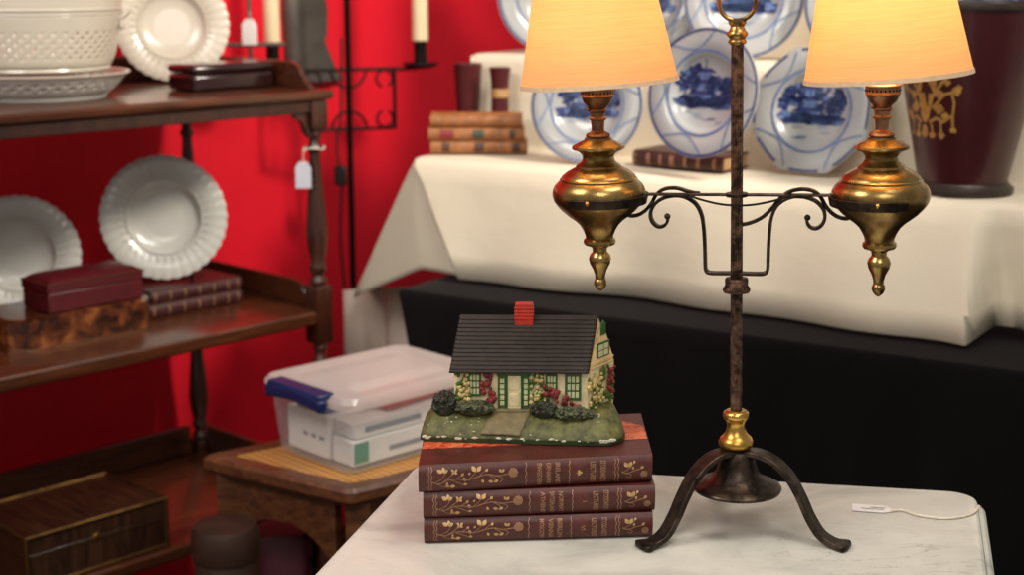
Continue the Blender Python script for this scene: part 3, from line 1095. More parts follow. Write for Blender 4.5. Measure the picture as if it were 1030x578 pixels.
# door, sidelights, windows on the front
dr = MB().box(hx(510.5), hx(525), FW - .0014, FW + .001, hz(411), hz(378))
dr.box(hx(512.5), hx(523), FW - .0020, FW - .001, hz(408), hz(396))
dr.box(hx(512.5), hx(523), FW - .0020, FW - .001, hz(392), hz(381))
dro = dr.build('door', M['wall_paint'], house, bevel=.0004)
MB().ball((hx(522.5), FW - .0024, hz(395)), .0009, 8).build('door_knob', M['yellow_flower'], dro, smooth=60)
df = MB()
df.box(hx(500.5), hx(534), FW - .0022, FW + .001, hz(378), hz(374.8))
df.box(hx(509.8), hx(511.2), FW - .0022, FW + .001, hz(411), hz(378))
df.box(hx(524.2), hx(525.6), FW - .0022, FW + .001, hz(411), hz(378))
df.build('door_surround', M['green_paint'], house, bevel=.0004)
def window(x0, x1, y0, y1, nx, ny, name='window'):
    f = MB().box(hx(x0), hx(x1), FW - .0012, FW + .001, hz(y1), hz(y0))
    fo = f.build(name, M['green_paint'], house, bevel=.0003)
    p = MB()
    W, H = hx(x1) - hx(x0), hz(y0) - hz(y1)
    mx, mz = W * .1 + .0004, H * .06 + .0003
    cw, chh = (W - 2 * mx) / nx, (H - 2 * mz) / ny
    for i in range(nx):
        for j in range(ny):
            xa, za = hx(x0) + mx + i * cw, hz(y1) + mz + j * chh
            p.box(xa + cw * .14, xa + cw * .86, FW - .0018, FW - .001, za + chh * .12, za + chh * .88)
    p.build('panes', M['pane_paint'], fo, bevel=.0002)
window(501.2, 509.8, 378, 410.5, 1, 5, 'sidelight')
window(525.6, 533, 378, 410.5, 1, 5, 'sidelight')
window(471, 484.5, 374.5, 399, 3, 3)
window(549, 561, 376, 394, 3, 2)
window(568.5, 585, 375.5, 402.5, 3, 3)
def cluster(name, m, pts, r, wob=.35, n_each=1, sc=(1, .7, 1), seg=8):
    mb = MB()
    for (x, y, z) in pts:
        mb.ball((x, y, z), r * random.uniform(.7, 1.25), seg, sc, wob)
    return mb.build(name, m, house, smooth=60)
random.seed(11)
def scatter(pxa, pxb, pya, pyb, n, y=FW - .0022, dy=.0015):
    return [(hx(random.uniform(pxa, pxb)), y - random.random() * dy, hz(random.uniform(pya, pyb))) for k in range(n)]
cluster('climbing_vine', M['vine'], scatter(459, 473, 374, 402, 30, FW - .001), .0022)
cluster('climbing_vine', M['vine'], scatter(534, 551, 375, 409, 40, FW - .001), .0024)
cluster('yellow_flowers', M['yellow_flower'], scatter(461, 473, 376, 402, 26), .0021)
cluster('red_flowers', M['red_flower'], scatter(485, 495, 373.5, 399, 24) + scatter(490, 499, 388, 406, 12), .0024)
cluster('yellow_flowers', M['yellow_flower'], scatter(534, 549, 374, 406, 34), .0019)
pts = []
for k in range(34):
    t = random.random()
    pts.append((hx(549 + 34 * t + random.uniform(-3, 3)), FW - .003 - random.random() * .004, hz(389 + 20 * t + random.uniform(-4, 5))))
cluster('red_flowers', M['red_flower'], pts, .0024)
# flowers climbing the gable corner
pts, pv, pr = [], [], []
for k in range(46):
    t, py = random.uniform(-.05, .55), random.uniform(377, 414)
    pts.append(tuple(gab(t, hz(py), .0022)))
for k in range(44):
    pv.append(tuple(gab(random.uniform(0, .95), hz(random.uniform(376, 412)), .0008)))
for k in range(20):
    pr.append(tuple(gab(random.uniform(.72, .97), hz(random.uniform(379, 405)), .0022)))
cluster('climbing_vine', M['vine'], pv, .0026, sc=(.8, .8, 1))
cluster('yellow_flowers', M['yellow_flower'], pts, .0021, sc=(.9, .9, 1))
cluster('red_flowers', M['red_flower'], pr, .0022, sc=(.9, .9, 1))
# bushes
def bush(name, m, cx, cy, cz, rx, ry, rz, n, r):
    mb = MB()
    mb.ball((cx, cy, cz), 1, 18, (rx * .9, ry * .9, rz * .9))
    for k in range(n):
        a, e = random.uniform(0, 2 * pi), math.acos(random.uniform(-.2, 1))
        mb.ball((cx + rx * .88 * sin(e) * cos(a), cy + ry * .88 * sin(e) * sin(a), cz + rz * .88 * cos(e)), r * random.uniform(.6, 1.3), 7, (1, 1, .8), .5)
    return mb.build(name, m, house, smooth=60)
bush('bush', M['bush'], hx(448), -.012, .030, .0135, .011, .0165, 90, .0026)
bush('bush', M['bush_light'], hx(478), FW - .006, .0295, .020, .008, .0085, 90, .0024)
bush('bush', M['bush'], hx(548), FW - .008, .028, .014, .008, .0095, 70, .0024)
bush('bush', M['bush_light'], hx(577), FW - .010, .025, .021, .008, .0085, 90, .0024)

# ------------------------------------------------------------------ price tags
def tag_mesh(w, h, t, cut):
    return [(-w / 2, -h / 2), (w / 2 - cut, -h / 2), (w / 2, -h / 5), (w / 2, h / 5), (w / 2 - cut, h / 2), (-w / 2, h / 2)]
a_, b_ = on(857, 511, TZ), on(897, 514, TZ)
tg = thing('price_tag', 'small white price tag with a long string lying flat on the marble', 'tag', (a_ + b_) / 2 + Vector((0, 0, .0008)),
           atan2(b_.y - a_.y, b_.x - a_.x))
ln_ = (b_ - a_).length
tp = MB().prism(tag_mesh(ln_, .020, .0006, .009), 0, .0006)
tp.build('paper', M['paper'], tg)
ik = MB()
for row, (x0, x1) in ((.003, (-.002, .013)), (-.002, (-.011, .012))):
    pts = [(x0 + (x1 - x0) * i / 60, row + .0011 * sin(i * 1.1) * (1 if i % 13 else 0) + .0006 * sin(i * .37)) for i in range(61)]
    for q in stroke(pts, .0008):
        ik.add([(x, y, .0008) for x, y in q], [(0, 1, 2, 3)])
ik.build('handwriting', M['ink'], tg, smooth=0, merge=False)
sg_ = [on(px, py, TZ + .0018) for px, py in ((896, 514), (903, 512.8), (911, 514), (921, 517.5), (935, 520), (950, 521.2), (963, 520.3), (974, 518), (981, 514.5), (985, 509))]
sg2 = [on(px, py, TZ + .0018) for px, py in ((896, 514), (905, 514.5), (915, 515.5), (924, 518.5), (929, 526), (932, 536))]
inv = (Matrix.Translation(tg.location) @ Matrix.Rotation(tg.rotation_euler.z, 4, 'Z')).inverted()
last = sg_[-1]
outw = Vector((.97, .2, 0)).normalized()
stn = MB().tube([inv @ p for p in smoothpath(sg_, 6)], .0013, 6)
stn.build('string', M['string'], tg, smooth=60)

# ------------------------------------------------------------------ black-clothed table
P1 = on(400, 291, TZ); P1.z = 0
ta = (on(900, 357, TZ) - on(400, 291, TZ)).normalized(); ta.z = 0; ta.normalize()
tb = Vector((-ta.y, ta.x, 0))
TR = atan2(ta.y, ta.x)
def TW(s, ins, z):
    p = P1 + ta * s + tb * ins
    return Vector((p.x, p.y, z))
def tab(px, ins, z):
    u, q = (px - CX) / F, P1 + tb * ins
    return (u * (q.y * CT - (z - CAMZ) * ST) - q.x) / (ta.x - u * ta.y * CT)
TL, TD = 1.42, .78
bt_ = MB()
def skirt(z):
    k = (TZ - z) / TZ
    pts = []
    n = 90
    l0 = .10 * min(1, k * 2.0) - 0.0
    for i in range(n + 1):
        s = l0 + (TL - l0) * i / n
        wv = (.014 * sin(s * 26 + 1.5 * sin(s * 7)) + .006 * sin(s * 61)) * min(1, k * 2.2)
        pts.append((s, -wv - .012 * k))
    m = 30
    for i in range(1, m + 1):
        t = i / m
        pts.append((TL + .01 * sin(t * 20) * k, t * TD))
    for i in range(1, m + 1):
        pts.append((TL - (TL - l0) * i / m, TD))
    for i in range(1, m):
        t = i / m
        pts.append((l0, TD * (1 - t)))
    return [(x, y, z) for x, y in pts]
def inset_top(d, z):
    r = skirt(TZ)
    return [(min(max(x, d), TL - d), min(max(y, d), TD - d), z) for x, y, _ in r]
bt_.rings([skirt(z) for z in (.004, .12, .25, .4, .55, .66, .72, .742)] + [inset_top(.003, .7485), inset_top(.008, TZ)])
bk_t = bt_.build('black_tablecloth', M['black_cloth'], None, smooth=50)
bk_t.location, bk_t.rotation_euler = (P1.x, P1.y, 0), (0, 0, TR)
tag(bk_t, 'black floor-length cloth covering the table behind the lamp', 'tablecloth')

# ------------------------------------------------------------------ cream cloth over the stepped risers
RT, S2, S3 = .961, 1.133, 1.60
I2, I3 = .335, .56
prof = [(.116, .7585), (.117, .80), (.119, .86), (.121, .92), (.124, .948), (.132, .959), (.145, RT)]
prof += [(.145 + (I2 - .157) * k / 6, RT) for k in range(1, 6)]
prof += [(I2 - .006, RT + .001), (I2, RT + .012), (I2 + .002, 1.05), (I2 + .003, 1.118), (I2 + .008, 1.130), (I2 + .02, S2)]
prof += [(I2 + .02 + (I3 - I2 - .03) * k / 4, S2) for k in range(1, 5)]
prof += [(I3 - .004, S2 + .01), (I3, S2 + .03), (I3 + .004, 1.25), (I3 + .006, 1.37), (I3 + .008, S3 - .04), (I3 + .014, S3 - .006), (I3 + .03, S3), (I3 + .12, S3)]
def left_s(ins, z):
    if z < RT - .02:
        return -.05 + .113 * (RT - z) / (RT - .7585)
    if ins < I2 - .01:
        return -.05
    if z <= S2 + .005:
        return -.06
    return -.06 + .13 * min(1, (z - S2) / .2)
NS, TLc = 220, 1.40
cl = MB()
vs, fs = [], []
for j, (ins, z) in enumerate(prof):
    s0 = left_s(ins, z)
    for i in range(NS + 1):
        s = s0 + (TLc - s0) * i / NS
        dins = dz = 0
        if z < RT - .005:
            k = (RT - z) / .2
            dins = -(.012 * sin(s * 9 + 1) + .008 * sin(s * 23 + 2)) * k
            # the pleat near the right end
            q = s - .950
            if q < 0:
                dins -= .045 * exp(q / .07) * k
            else:
                dins -= (.045 - .10 * min(1, q / .02) + .06 * min(1, max(0, q - .04) / .08)) * k
            if q > 0:
                dz = .016 * k * min(1, q / .02)
            dins = min(dins, .05)
            dins -= .01 * k
        elif z > RT + .01:
            dins = .006 * noise.noise((s * 6, z * 7, 2.0))
        else:
            dz = .0015 * noise.noise((s * 8, ins * 8, 5)) - .0015
        vs.append((s, ins + dins, z + dz))
    if j:
        b = (j - 1) * (NS + 1)
        for i in range(NS):
            fs.append((b + i, b + i + 1, b + NS + 2 + i, b + NS + 1 + i))
cl.add(vs, fs)
cw_ = thing('white_drape', 'cream cloth draped over the stepped stand that carries the blue and white plates', 'cloth', (P1.x, P1.y, 0), TR)
cl.build('front_drape', M['cream_cloth'], cw_, smooth=60, solid=.003)
# left end of the drape: a stiff fold running down to the left, and the ends of the upper steps
invT = (Matrix.Translation((P1.x, P1.y, 0)) @ Matrix.Rotation(TR, 4, 'Z')).inverted()
A_ = invT @ TW(-.050, .13, RT - .003)
D_ = invT @ TW(.050, .115, .7615)
E_ = invT @ TW(-.035, .125, .7615)
B_ = invT @ TW(-.050, .60, RT - .003)
C2 = invT @ at(356, 299, 2.80)
C3 = invT @ at(372, 262, 3.02)
sd = MB()
def sdf(u, v):
    top = A_.lerp(B_, max(0, (u - .45) / .55))
    # bottom edge from D (front) through C2 (left tip) to C3
    if u < .2:
        bot = D_.lerp(E_, u / .2)
    elif u < .45:
        bot = E_.lerp(C2, (u - .2) / .25)
    else:
        bot = C2.lerp(C3, (u - .45) / .55)
    p = top.lerp(bot, v)
    k = sin(pi * v) * .005
    return p + Vector((-k, 0, -.6 * k)) + Vector((.004 * noise.noise(p * 9), 0, .003 * noise.noise(p * 11 + Vector((3, 1, 0)))))
sd.grid(sdf, 40, 20)
e2 = [(-.06, I2, RT), (-.06, I2, S2 - .002), (-.055, I3 + .01, S2 - .002), (-.055, I3 + .01, RT)]
sd.add([(x, y, z) for x, y, z in e2], [(0, 1, 2, 3)])
sd.build('side_drape', M['cream_cloth'], cw_, smooth=60, solid=.003)
# pale hanging cloth under the left end
pc = MB()
q0, q1 = at(347, 300, 2.95), at(432, 300, 2.84)
def pcf(u, v):
    p = Vector((q0.x, q0.y, 0)).lerp(Vector((q1.x, q1.y, 0)), u)
    nrm = Vector((-.55, -.83, 0))
    p = p + nrm * (.02 * sin(u * 11 + .6) * (.3 + .7 * v) + .006 * sin(u * 25))
    return Vector((p.x, p.y, (.655 + .03 * u) * (1 - v) + .002))
pc.grid(pcf, 40, 12)
po = pc.build('hanging_cloth', M['ivory_cloth'], None, smooth=60, solid=.003)
tag(po, 'pale cloth hanging to the floor under the pointed corner of the cream drape', 'cloth')

# ------------------------------------------------------------------ plates
def facing(base, R, yaw, lean):
    """matrix for a plate standing on its rim at base; yaw = heading of its face"""
    nx, ny = cos(yaw), sin(yaw)
    n = Vector((nx * cos(lean), ny * cos(lean), sin(lean)))
    up = Vector((-nx * sin(lean), -ny * sin(lean), cos(lean)))
    r = up.cross(n)
    c = Vector(base) + up * R
    return Matrix(((r.x, up.x, n.x, c.x), (r.y, up.y, n.y, c.y), (r.z, up.z, n.z, c.z), (0, 0, 0, 1)))

def plate_profile(R, deep=.14, well=.58):
    return [(0, 0), (well * R * .5, 0), (well * R * .9, .0), (well * R, .006 * R / .1), (well * R * 1.05, .010 * R / .1), (.8 * R, deep * R * .82), (R * .985, deep * R),
            (R, deep * R - .001), (R * .99, deep * R - .003), (.8 * R, deep * R * .82 - .004), (well * R * 1.03, .002), (well * R * .98, -.004), (well * R * .6, -.004),
            (well * R * .58, -.006), (well * R * .53, -.006), (well * R * .5, -.0035), (0, -.0035)]
def zp(r, R, deep=.14, well=.58):
    P = plate_profile(R, deep, well)[:7]
    for (a, z0), (b, z1) in zip(P, P[1:]):
        if r <= b:
            return z0 + (z1 - z0) * (r - a) / max(1e-9, b - a)
    return P[-1][1]

def creamware_plate(label, M4, R, lobes, mat_, group=None):
    """shell-edged plate with ribbed rim"""
    def rad(a, r, z):
        if r > .9 * R:
            k = (r - .9 * R) / (.1 * R)
            c = abs(cos(a * lobes / 2))
            return 1 - .024 * k * (1 - c ** .7)
        return 1
    pf = plate_profile(R, .15, .56)
    mb = MB().lathe(pf, lobes * 8, None, rad)
    # ribs on the shoulder and rim
    for i, v in enumerate(mb.v):
        r = sqrt(v.x * v.x + v.y * v.y)
        a = atan2(v.y, v.x)
        if r > .6 * R and v.z > -.002:
            v.z += .00022 * cos(a * lobes) * min(1, (r / R - .6) / .2)
    o = mb.build('plate', mat_, None, smooth=50)
    o.matrix_world = M4
    tag(o, label, 'plate', group)
    rb = MB()
    for k in range(lobes):
        a = 2 * pi * k / lobes
        pts = []
        for t in (.62, .66, .70, .75):
            r = t * R
            pts.append((r * cos(a), r * sin(a), zp(r, R, .15, .56) + .0004))
        rb.tube(pts, [.0008, .0016, .0016, .0006], 6)
    rb.tube([(.60 * R * cos(t), .60 * R * sin(t), zp(.6 * R, R, .15, .56) + .0006) for t in [2 * pi * i / 64 for i in range(64)]], .0012, 6, True)
    rb.build('fluted_band', mat_, o, smooth=60)
    return o

def delft_plate(label, M4, R, seed, oct_=False, scene=True, group='blue and white plates on the stepped stand'):
    rnd = random.Random(seed)
    def rad(a, r, z):
        if not oct_:
            return 1
        k = max(0, (r - .6 * R) / (.4 * R))
        m = (a + pi / 8) % (pi / 4) - pi / 8
        return 1 - k * (1 - cos(pi / 8) / cos(m) * 1.04) * .65
    o = MB().lathe(plate_profile(R), 64, None, rad).build('plate', M['delft'], None, smooth=50)
    o.matrix_world = M4
    tag(o, label, 'plate', group)
    d, e = MB(), MB()
    def zz(x, y):
        return zp(min(sqrt(x * x + y * y), .985 * R), R) + .0009
    def pol(mb, pts):
        if max(sqrt(x * x + y * y) for x, y in pts) > .99 * R:
            return
        mb.add([(x, y, zz(x, y)) for x, y in pts], [tuple(range(len(pts)))])
    def ringband(mb, r0, r1, n=72):
        for k in range(n):
            a, b = 2 * pi * k / n, 2 * pi * (k + 1) / n
            ka, kb = (rad(a, r0, 0), rad(b, r0, 0)) if r0 > .7 * R else (1, 1)
            pol(mb, [(r0 * ka * cos(a), r0 * ka * sin(a)), (r1 * ka * cos(a), r1 * ka * sin(a)), (r1 * kb * cos(b), r1 * kb * sin(b)), (r0 * kb * cos(b), r0 * kb * sin(b))])
    ringband(d, .945 * R, .982 * R)
    ringband(e, .63 * R, .665 * R)
    if scene:
        for k in range(4 if oct_ else 5):      # looped arcs on the rim
            a0 = 2 * pi * (k + .5) / (4 if oct_ else 5)
            for sg in (-1, 1):
                pts = []
                for i in range(15):
                    t = i / 14
                    a = a0 + sg * .42 * (1 - t)
                    r = R * (.95 - .26 * sin(pi * .5 * t) ** .8)
                    pts.append((r * cos(a), r * sin(a)))
                for q in stroke(pts, .022 * R):
                    pol(e, q)
        # landscape in the well: bank, pavilion, trees
        r_in = .60 * R
        def clip(pts):
            return max(sqrt(x * x + y * y) for x, y in pts) < r_in
        yb = -.12 * R
        for k in range(110):
            x = rnd.uniform(-.54, .54) * R
            p = blob(x, yb + rnd.uniform(-.07, .05) * R, rnd.uniform(.035, .085) * R, 8, .3, 1.5, .7, rnd)
            if clip(p):
                pol(d if rnd.random() < .6 else e, p)
        def pagoda(x, h, w, n):
            for i in range(n):
                y0 = yb + h * i / n
                ww = w * (1 - .16 * i)
                pol(e, [(x - ww * .33, y0), (x + ww * .33, y0), (x + ww * .33, y0 + h / n * .62), (x - ww * .33, y0 + h / n * .62)])
                for c in (-.3, 0, .3):
                    pol(d, [(x + c * ww - .012 * R, y0), (x + c * ww + .012 * R, y0), (x + c * ww + .012 * R, y0 + h / n * .62), (x + c * ww - .012 * R, y0 + h / n * .62)])
                pol(d, [(x - ww * .62, y0 + h / n * .55), (x + ww * .62, y0 + h / n * .55), (x + ww * .3, y0 + h / n * .95), (x - ww * .3, y0 + h / n * .95)])
            for q in stroke([(x, yb + h * .95), (x, yb + h * 1.25)], .015 * R):
                pol(d, q)
        pagoda(rnd.uniform(-.18, -.05) * R, .52 * R, .5 * R, 3)
        if rnd.random() < .8:
            pagoda(rnd.uniform(.28, .36) * R, .32 * R, .28 * R, 2)
        for x in (rnd.uniform(-.46, -.38) * R, rnd.uniform(-.34, -.26) * R, rnd.uniform(.08, .2) * R, rnd.uniform(.3, .38) * R, rnd.uniform(.4, .48) * R):
            h = rnd.uniform(.3, .5) * R
            for q in stroke([(x, yb), (x + .02 * R, yb + h * .5), (x - .01 * R, yb + h)], .028 * R):
                pol(d, q)
            for k in range(22):
                p = blob(x + rnd.uniform(-.11, .11) * R, yb + h * rnd.uniform(.35, 1.12), rnd.uniform(.03, .07) * R, 8, .35, 1, .8, rnd)
                if clip(p):
                    pol(d if rnd.random() < .7 else e, p)
        for k in range(7):
            x, y = rnd.uniform(-.3, .3) * R, rnd.uniform(-.45, -.26) * R
            for q in stroke([(x - .08 * R, y), (x + .08 * R, y + .005 * R)], .012 * R):
                pol(e, q)
    d.build('painted_scene', M['blue'], o, smooth=0, merge=False, fix=False)
    e.build('painted_wash', M['blue_pale'], o, smooth=0, merge=False, fix=False)
    return o

def heading(p, extra=0):
    return atan2(-p.y, -p.x) + extra
def tplate(label, px, ins, z, R, seed, lean=10, extra=0, **kw):
    s = tab(px, ins, z)
    p = TW(s, ins, z + .0015)
    return delft_plate(label, facing(p, R, heading(p, radians(extra)), radians(lean)), R, seed, **kw)
# dark book under the middle plate
def small_book(name, label, cat_group, loc, rz, ln, dp, th, m, bands, mband):
    b = thing(name, label, 'book', loc, rz, cat_group)
    c = MB()
    sec = [(dp, 0), (.004, 0), (0, th * .15), (-.0025, th * .5), (0, th * .85), (.004, th), (dp, th), (dp, th - .003), (.006, th - .003), (.006, .003), (dp, .003)]
    n = len(sec)
    vs = [(x, y, z) for x in (0, ln) for y, z in sec]
    fs = [(i, (i + 1) % n, n + (i + 1) % n, n + i) for i in range(n)]
    for s0 in (0, n):
        for f in ((0, 1, 9, 10), (1, 2, 3, 4, 5, 8, 9), (5, 6, 7, 8)):
            fs.append(tuple(s0 + i for i in f))
    c.add(vs, fs)
    c.build('cover', m, b, smooth=40)
    MB().box(.002, ln - .002, .0065, dp - .003, .003, th - .003).build('page_block', M['pages'], b)
    for i, (x0, x1, mm) in enumerate(bands):
        g = MB()
        for z0, z1, y0, y1 in ((th * .15, th * .5, 0, -.0025), (th * .5, th * .85, -.0025, 0)):
            g.add([(x0 * ln, y0 - .0006, z0), (x1 * ln, y0 - .0006, z0), (x1 * ln, y1 - .0006, z1), (x0 * ln, y1 - .0006, z1)], [(0, 1, 2, 3)])
        g.build('spine_label' if mm != 'gilt_dull' else 'gilt_band', M[mm], b, smooth=0)
    return b
gb = [(a, a + .012, 'gilt_dull') for a in (.04, .2, .36, .52, .68, .84, .95)]
bp = on(637, 168, RT)
bq = on(733, 178, RT)
small_book('flat_book', 'dark gilt-tooled book lying flat beneath the middle blue and white plate', None, (bp.x, bp.y + .006, RT + .003),
           atan2(bq.y - bp.y, bq.x - bp.x) + .06, .172, .09, .026, M['dark_book'],
           [(.02, .04, 'gilt_dull'), (.16, .2, 'gilt_dull'), (.3, .33, 'gilt_dull'), (.42, .47, 'gilt_dull'), (.58, .61, 'gilt_dull'), (.72, .76, 'gilt_dull'), (.9, .93, 'gilt_dull')], None)
tplate('blue and white plate on the lower step, below the shade nearer the calf books', 588, .20, RT, .100, 3, 12, -16)
pm = on(703, 163, RT + .027)
delft_plate('blue and white landscape plate propped on the dark book behind the lamp pole', facing((pm.x, pm.y + .005, RT + .0315), .1045, heading(pm, radians(-34)), radians(10)), .1045, 8)
pr_ = on(815, 180, RT)
delft_plate('eight-sided blue and white landscape plate standing straight on the cream cloth', facing((pr_.x, pr_.y + .035, RT + .0015), .1045, heading(pr_, radians(-24)), radians(11)), .1045, 14, oct_=True)
tplate('pale plate with grey rings on the upper step, above the leather cups', 556, I2 + .09, S2, .104, 21, 8, 4, scene=False)
tplate('upper blue and white plate mostly hidden behind the shade nearer the calf books', 648, I2 + .10, S2, .100, 22, 8, 0)
tplate('blue and white plate on the upper step behind the carrying ring of the lamp', 746, I2 + .085, S2, .104, 31, 8, -4)
tplate('upper blue and white plate mostly hidden behind the shade nearer the maroon bucket', 866, I2 + .09, S2, .100, 35, 8, -8)
tplate('blue and white plate on the upper step above the maroon bucket', 995, I2 + .10, S2, .104, 41, 8, -12)

# ------------------------------------------------------------------ calf books and leather cups at the left of the stand
z = RT + .003
for i, (lab, pxl, pxr, dins, th, bands, m) in enumerate((
        ('bottom tan calf book of the stack with dark spine labels on the cream cloth', 432, 529, 0, .0235, [(.12, .2, 'calf_dark'), (.34, .36, 'gilt_dull'), (.45, .55, 'calf_dark'), (.7, .72, 'gilt_dull'), (.84, .92, 'calf_dark')], 'calf'),
        ('middle tan calf book of the stack with a red spine label', 430, 526, -.002, .0225, [(.12, .26, 'calf_red'), (.36, .38, 'gilt_dull'), (.46, .58, 'calf_green'), (.7, .72, 'gilt_dull'), (.84, .9, 'calf_dark')], 'calf'),
        ('top tan calf book of the stack, its spine plain with gilt bands', 432, 524, .002, .022, [(.08, .1, 'gilt_dull'), (.25, .27, 'gilt_dull'), (.42, .44, 'gilt_dull'), (.6, .62, 'gilt_dull'), (.8, .82, 'gilt_dull')], 'calf'))):
    p0, p1 = on(pxl, 156.6 + dins * 0, RT), on(pxr, 155.4, RT)
    p1 = p0 + (p1 - p0)
    rz = radians(1 - i * .6)
    small_book('calf_book', lab, 'tan calf books stacked on the cream cloth', (p0.x + .002, p0.y + dins, z), rz, (p1 - p0).length, .065, th, M[m], bands, None)
    z += th + .0008
def cup(label, px, ins, prof, m, band=None):
    s = tab(px, ins, RT)
    p = TW(s, ins, RT + .003)
    c = thing('leather_cup', label, 'cup', p, 0, 'oxblood leather cups')
    MB().lathe(prof, 32).build('body', M[m], c, smooth=50)
    rt = max(q for q, zz in prof if zz > .1)
    zt_ = max(zz for q, zz in prof)
    MB().tube([((rt - .0012) * cos(2 * pi * k / 32), (rt - .0012) * sin(2 * pi * k / 32), zt_) for k in range(32)], .0016, 8, True).build('rim', M[m], c, smooth=60)
    if band:
        r, z0, z1 = band
        MB().rings([[(q * cos(2 * pi * k / 32), q * sin(2 * pi * k / 32), zz) for k in range(32)] for q, zz in ((r, z0), (r + .0008, z0), (r + .0008, z1), (r, z1))], caps=False).build('gilt_band', M['gilt'], c, smooth=40)
cup('wide flared oxblood leather cup behind the calf books', 471, .304, [(0, 0), (.018, 0), (.0185, .004), (.0215, .07), (.026, .145), (.0268, .153), (.0245, .153), (.019, .03), (0, .02)], 'cup_maroon')
cup('slim waisted oxblood cup with a gilt band beside the wide cup', 503, .296, [(0, 0), (.0175, 0), (.0172, .006), (.0165, .055), (.0155, .1), (.0168, .127), (.0192, .145), (.0198, .149), (.0178, .149), (.013, .05), (0, .03)], 'cup_maroon', (.0162, .096, .112))

# ------------------------------------------------------------------ maroon tole bucket
bpz = RT + .0008
bc = TW(tab(967, .212, RT), .212, bpz)
bu = thing('tole_bucket', 'tall maroon painted metal bucket with a gold coat of arms', 'bucket', bc, heading(bc) + pi / 2)
bprof = [(.064, .014), (.066, .03), (.1035, .268)]
def brad(z):
    return .068 + (.118 - .068) * (z - .03) / (.278 - .03)
MB().lathe([(0, .013), (.064, .013), (.068, .03), (.118, .278), (.1165, .2785), (.0665, .032), (0, .03)], 56).build('body', M['tole'], bu, smooth=40)
MB().lathe([(0, 0), (.074, 0), (.0755, .004), (.0745, .010), (.069, .014), (.0665, .018), (.064, .018), (.060, .0128), (0, .0128)], 56).build('foot_rim', M['tole_edge'], bu, smooth=40)
MB().rings([[(q * cos(2 * pi * k / 56), q * sin(2 * pi * k / 56), zz) for k in range(56)] for q, zz in ((.1177, .272), (.1195, .272), (.1207, .276), (.120, .281), (.116, .281), (.115, .277), (.1177, .272))], caps=False).build('top_rim', M['tole_edge'], bu, smooth=40)
cr = MB()
def crest(pts):
    vs = []
    for x, zc in pts:
        x, zc = x * 1.2, zc * 1.2
        zq = .140 + zc
        r = brad(zq) + .0009
        a = -pi / 2 + (x + CRX) / r
        vs.append((r * cos(a), r * sin(a), zq))
    cr.add(vs, [tuple(range(len(vs)))])
CRX = -.063
rc = random.Random(4)
crest([(-.014, .012), (.014, .012), (.015, .030), (.010, .044), (0, .036 + .012), (-.010, .044), (-.015, .030)])
crest([(-.012, .010), (-.006, -.02), (0, -.028), (.006, -.02), (.012, .010)])
for sg in (-1, 1):
    def L(pts, w=.004):
        for q in stroke([(sg * x, z) for x, z in pts], w * .85):
            crest(q)
    L([(.006, .0), (.020, .022), (.032, .036)], .005)
    L([(.010, -.008), (.026, .010), (.040, .014)], .004)
    L([(.008, .046), (.013, .056), (.012, .064)], .004)
    L([(.016, .040), (.026, .046), (.030, .056)], .004)
    L([(.034, .012), (.038, .0), (.037, -.018), (.038, -.032)], .0035)
    L([(.006, -.026), (.016, -.020), (.026, -.024), (.036, -.016)], .005)
    L([(.010, -.028), (.012, -.040)], .0035)
    L([(.022, -.024), (.024, -.040)], .0035)
    L([(.026, -.008), (.018, -.014), (.014, -.008)], .004)
    for x, zc, r in ((.034, .037, .007), (.041, .015, .006), (.012, .066, .004), (.031, .057, .004), (.038, -.034, .004), (.024, -.041, .004), (.012, -.042, .0045),
                     (.018, -.008, .006), (.028, -.018, .005), (.020, .008, .005), (.028, .024, .004)):
        crest(blob(sg * x, zc, r, 9, .35, 1, 1, rc))
crest(blob(0, -.038, .005, 9, .2, 1, 1.6, rc))
cr.build('coat_of_arms', M['gold_paint'], bu, smooth=0, merge=False)

# ------------------------------------------------------------------ mahogany display rack
et = thing('display_rack', 'three-tier mahogany display rack with turned posts against the red wall', 'rack', E0, EA)
LEN, DEP = 1.0, .40
ZT, ZM, ZL = 1.079, .675, .311
def shelf_board(z, th, ov, name='shelf'):
    m = MB()
    def ringz(d, zz):
        return [(-LEN - ov + d, -ov + d, zz), (ov - d, -ov + d, zz), (ov - d, DEP + .02, zz), (-LEN - ov + d, DEP + .02, zz)]
    m.rings([ringz(.006, z - th), ringz(.002, z - th + .003), ringz(0, z - th * .6), ringz(0, z - .004), ringz(.002, z - .001), ringz(.005, z)])
    m.build(name, M['mahogany'], et, smooth=30)
shelf_board(ZT, .018, .026)
shelf_board(ZM, .026, .014)
shelf_board(ZL, .026, .014)
fr = MB()
fr.box(-LEN + .012, -.012, -.014, .004, ZT - .040, ZT - .0185)
fr.box(-LEN + .012, -.012, DEP - .004, DEP + .012, ZT - .040, ZT - .0185)
fr.box(-.004, .014, .012, DEP - .012, ZT - .040, ZT - .0185)
fr.build('frieze', M['dark_wood'], et, bevel=.002)
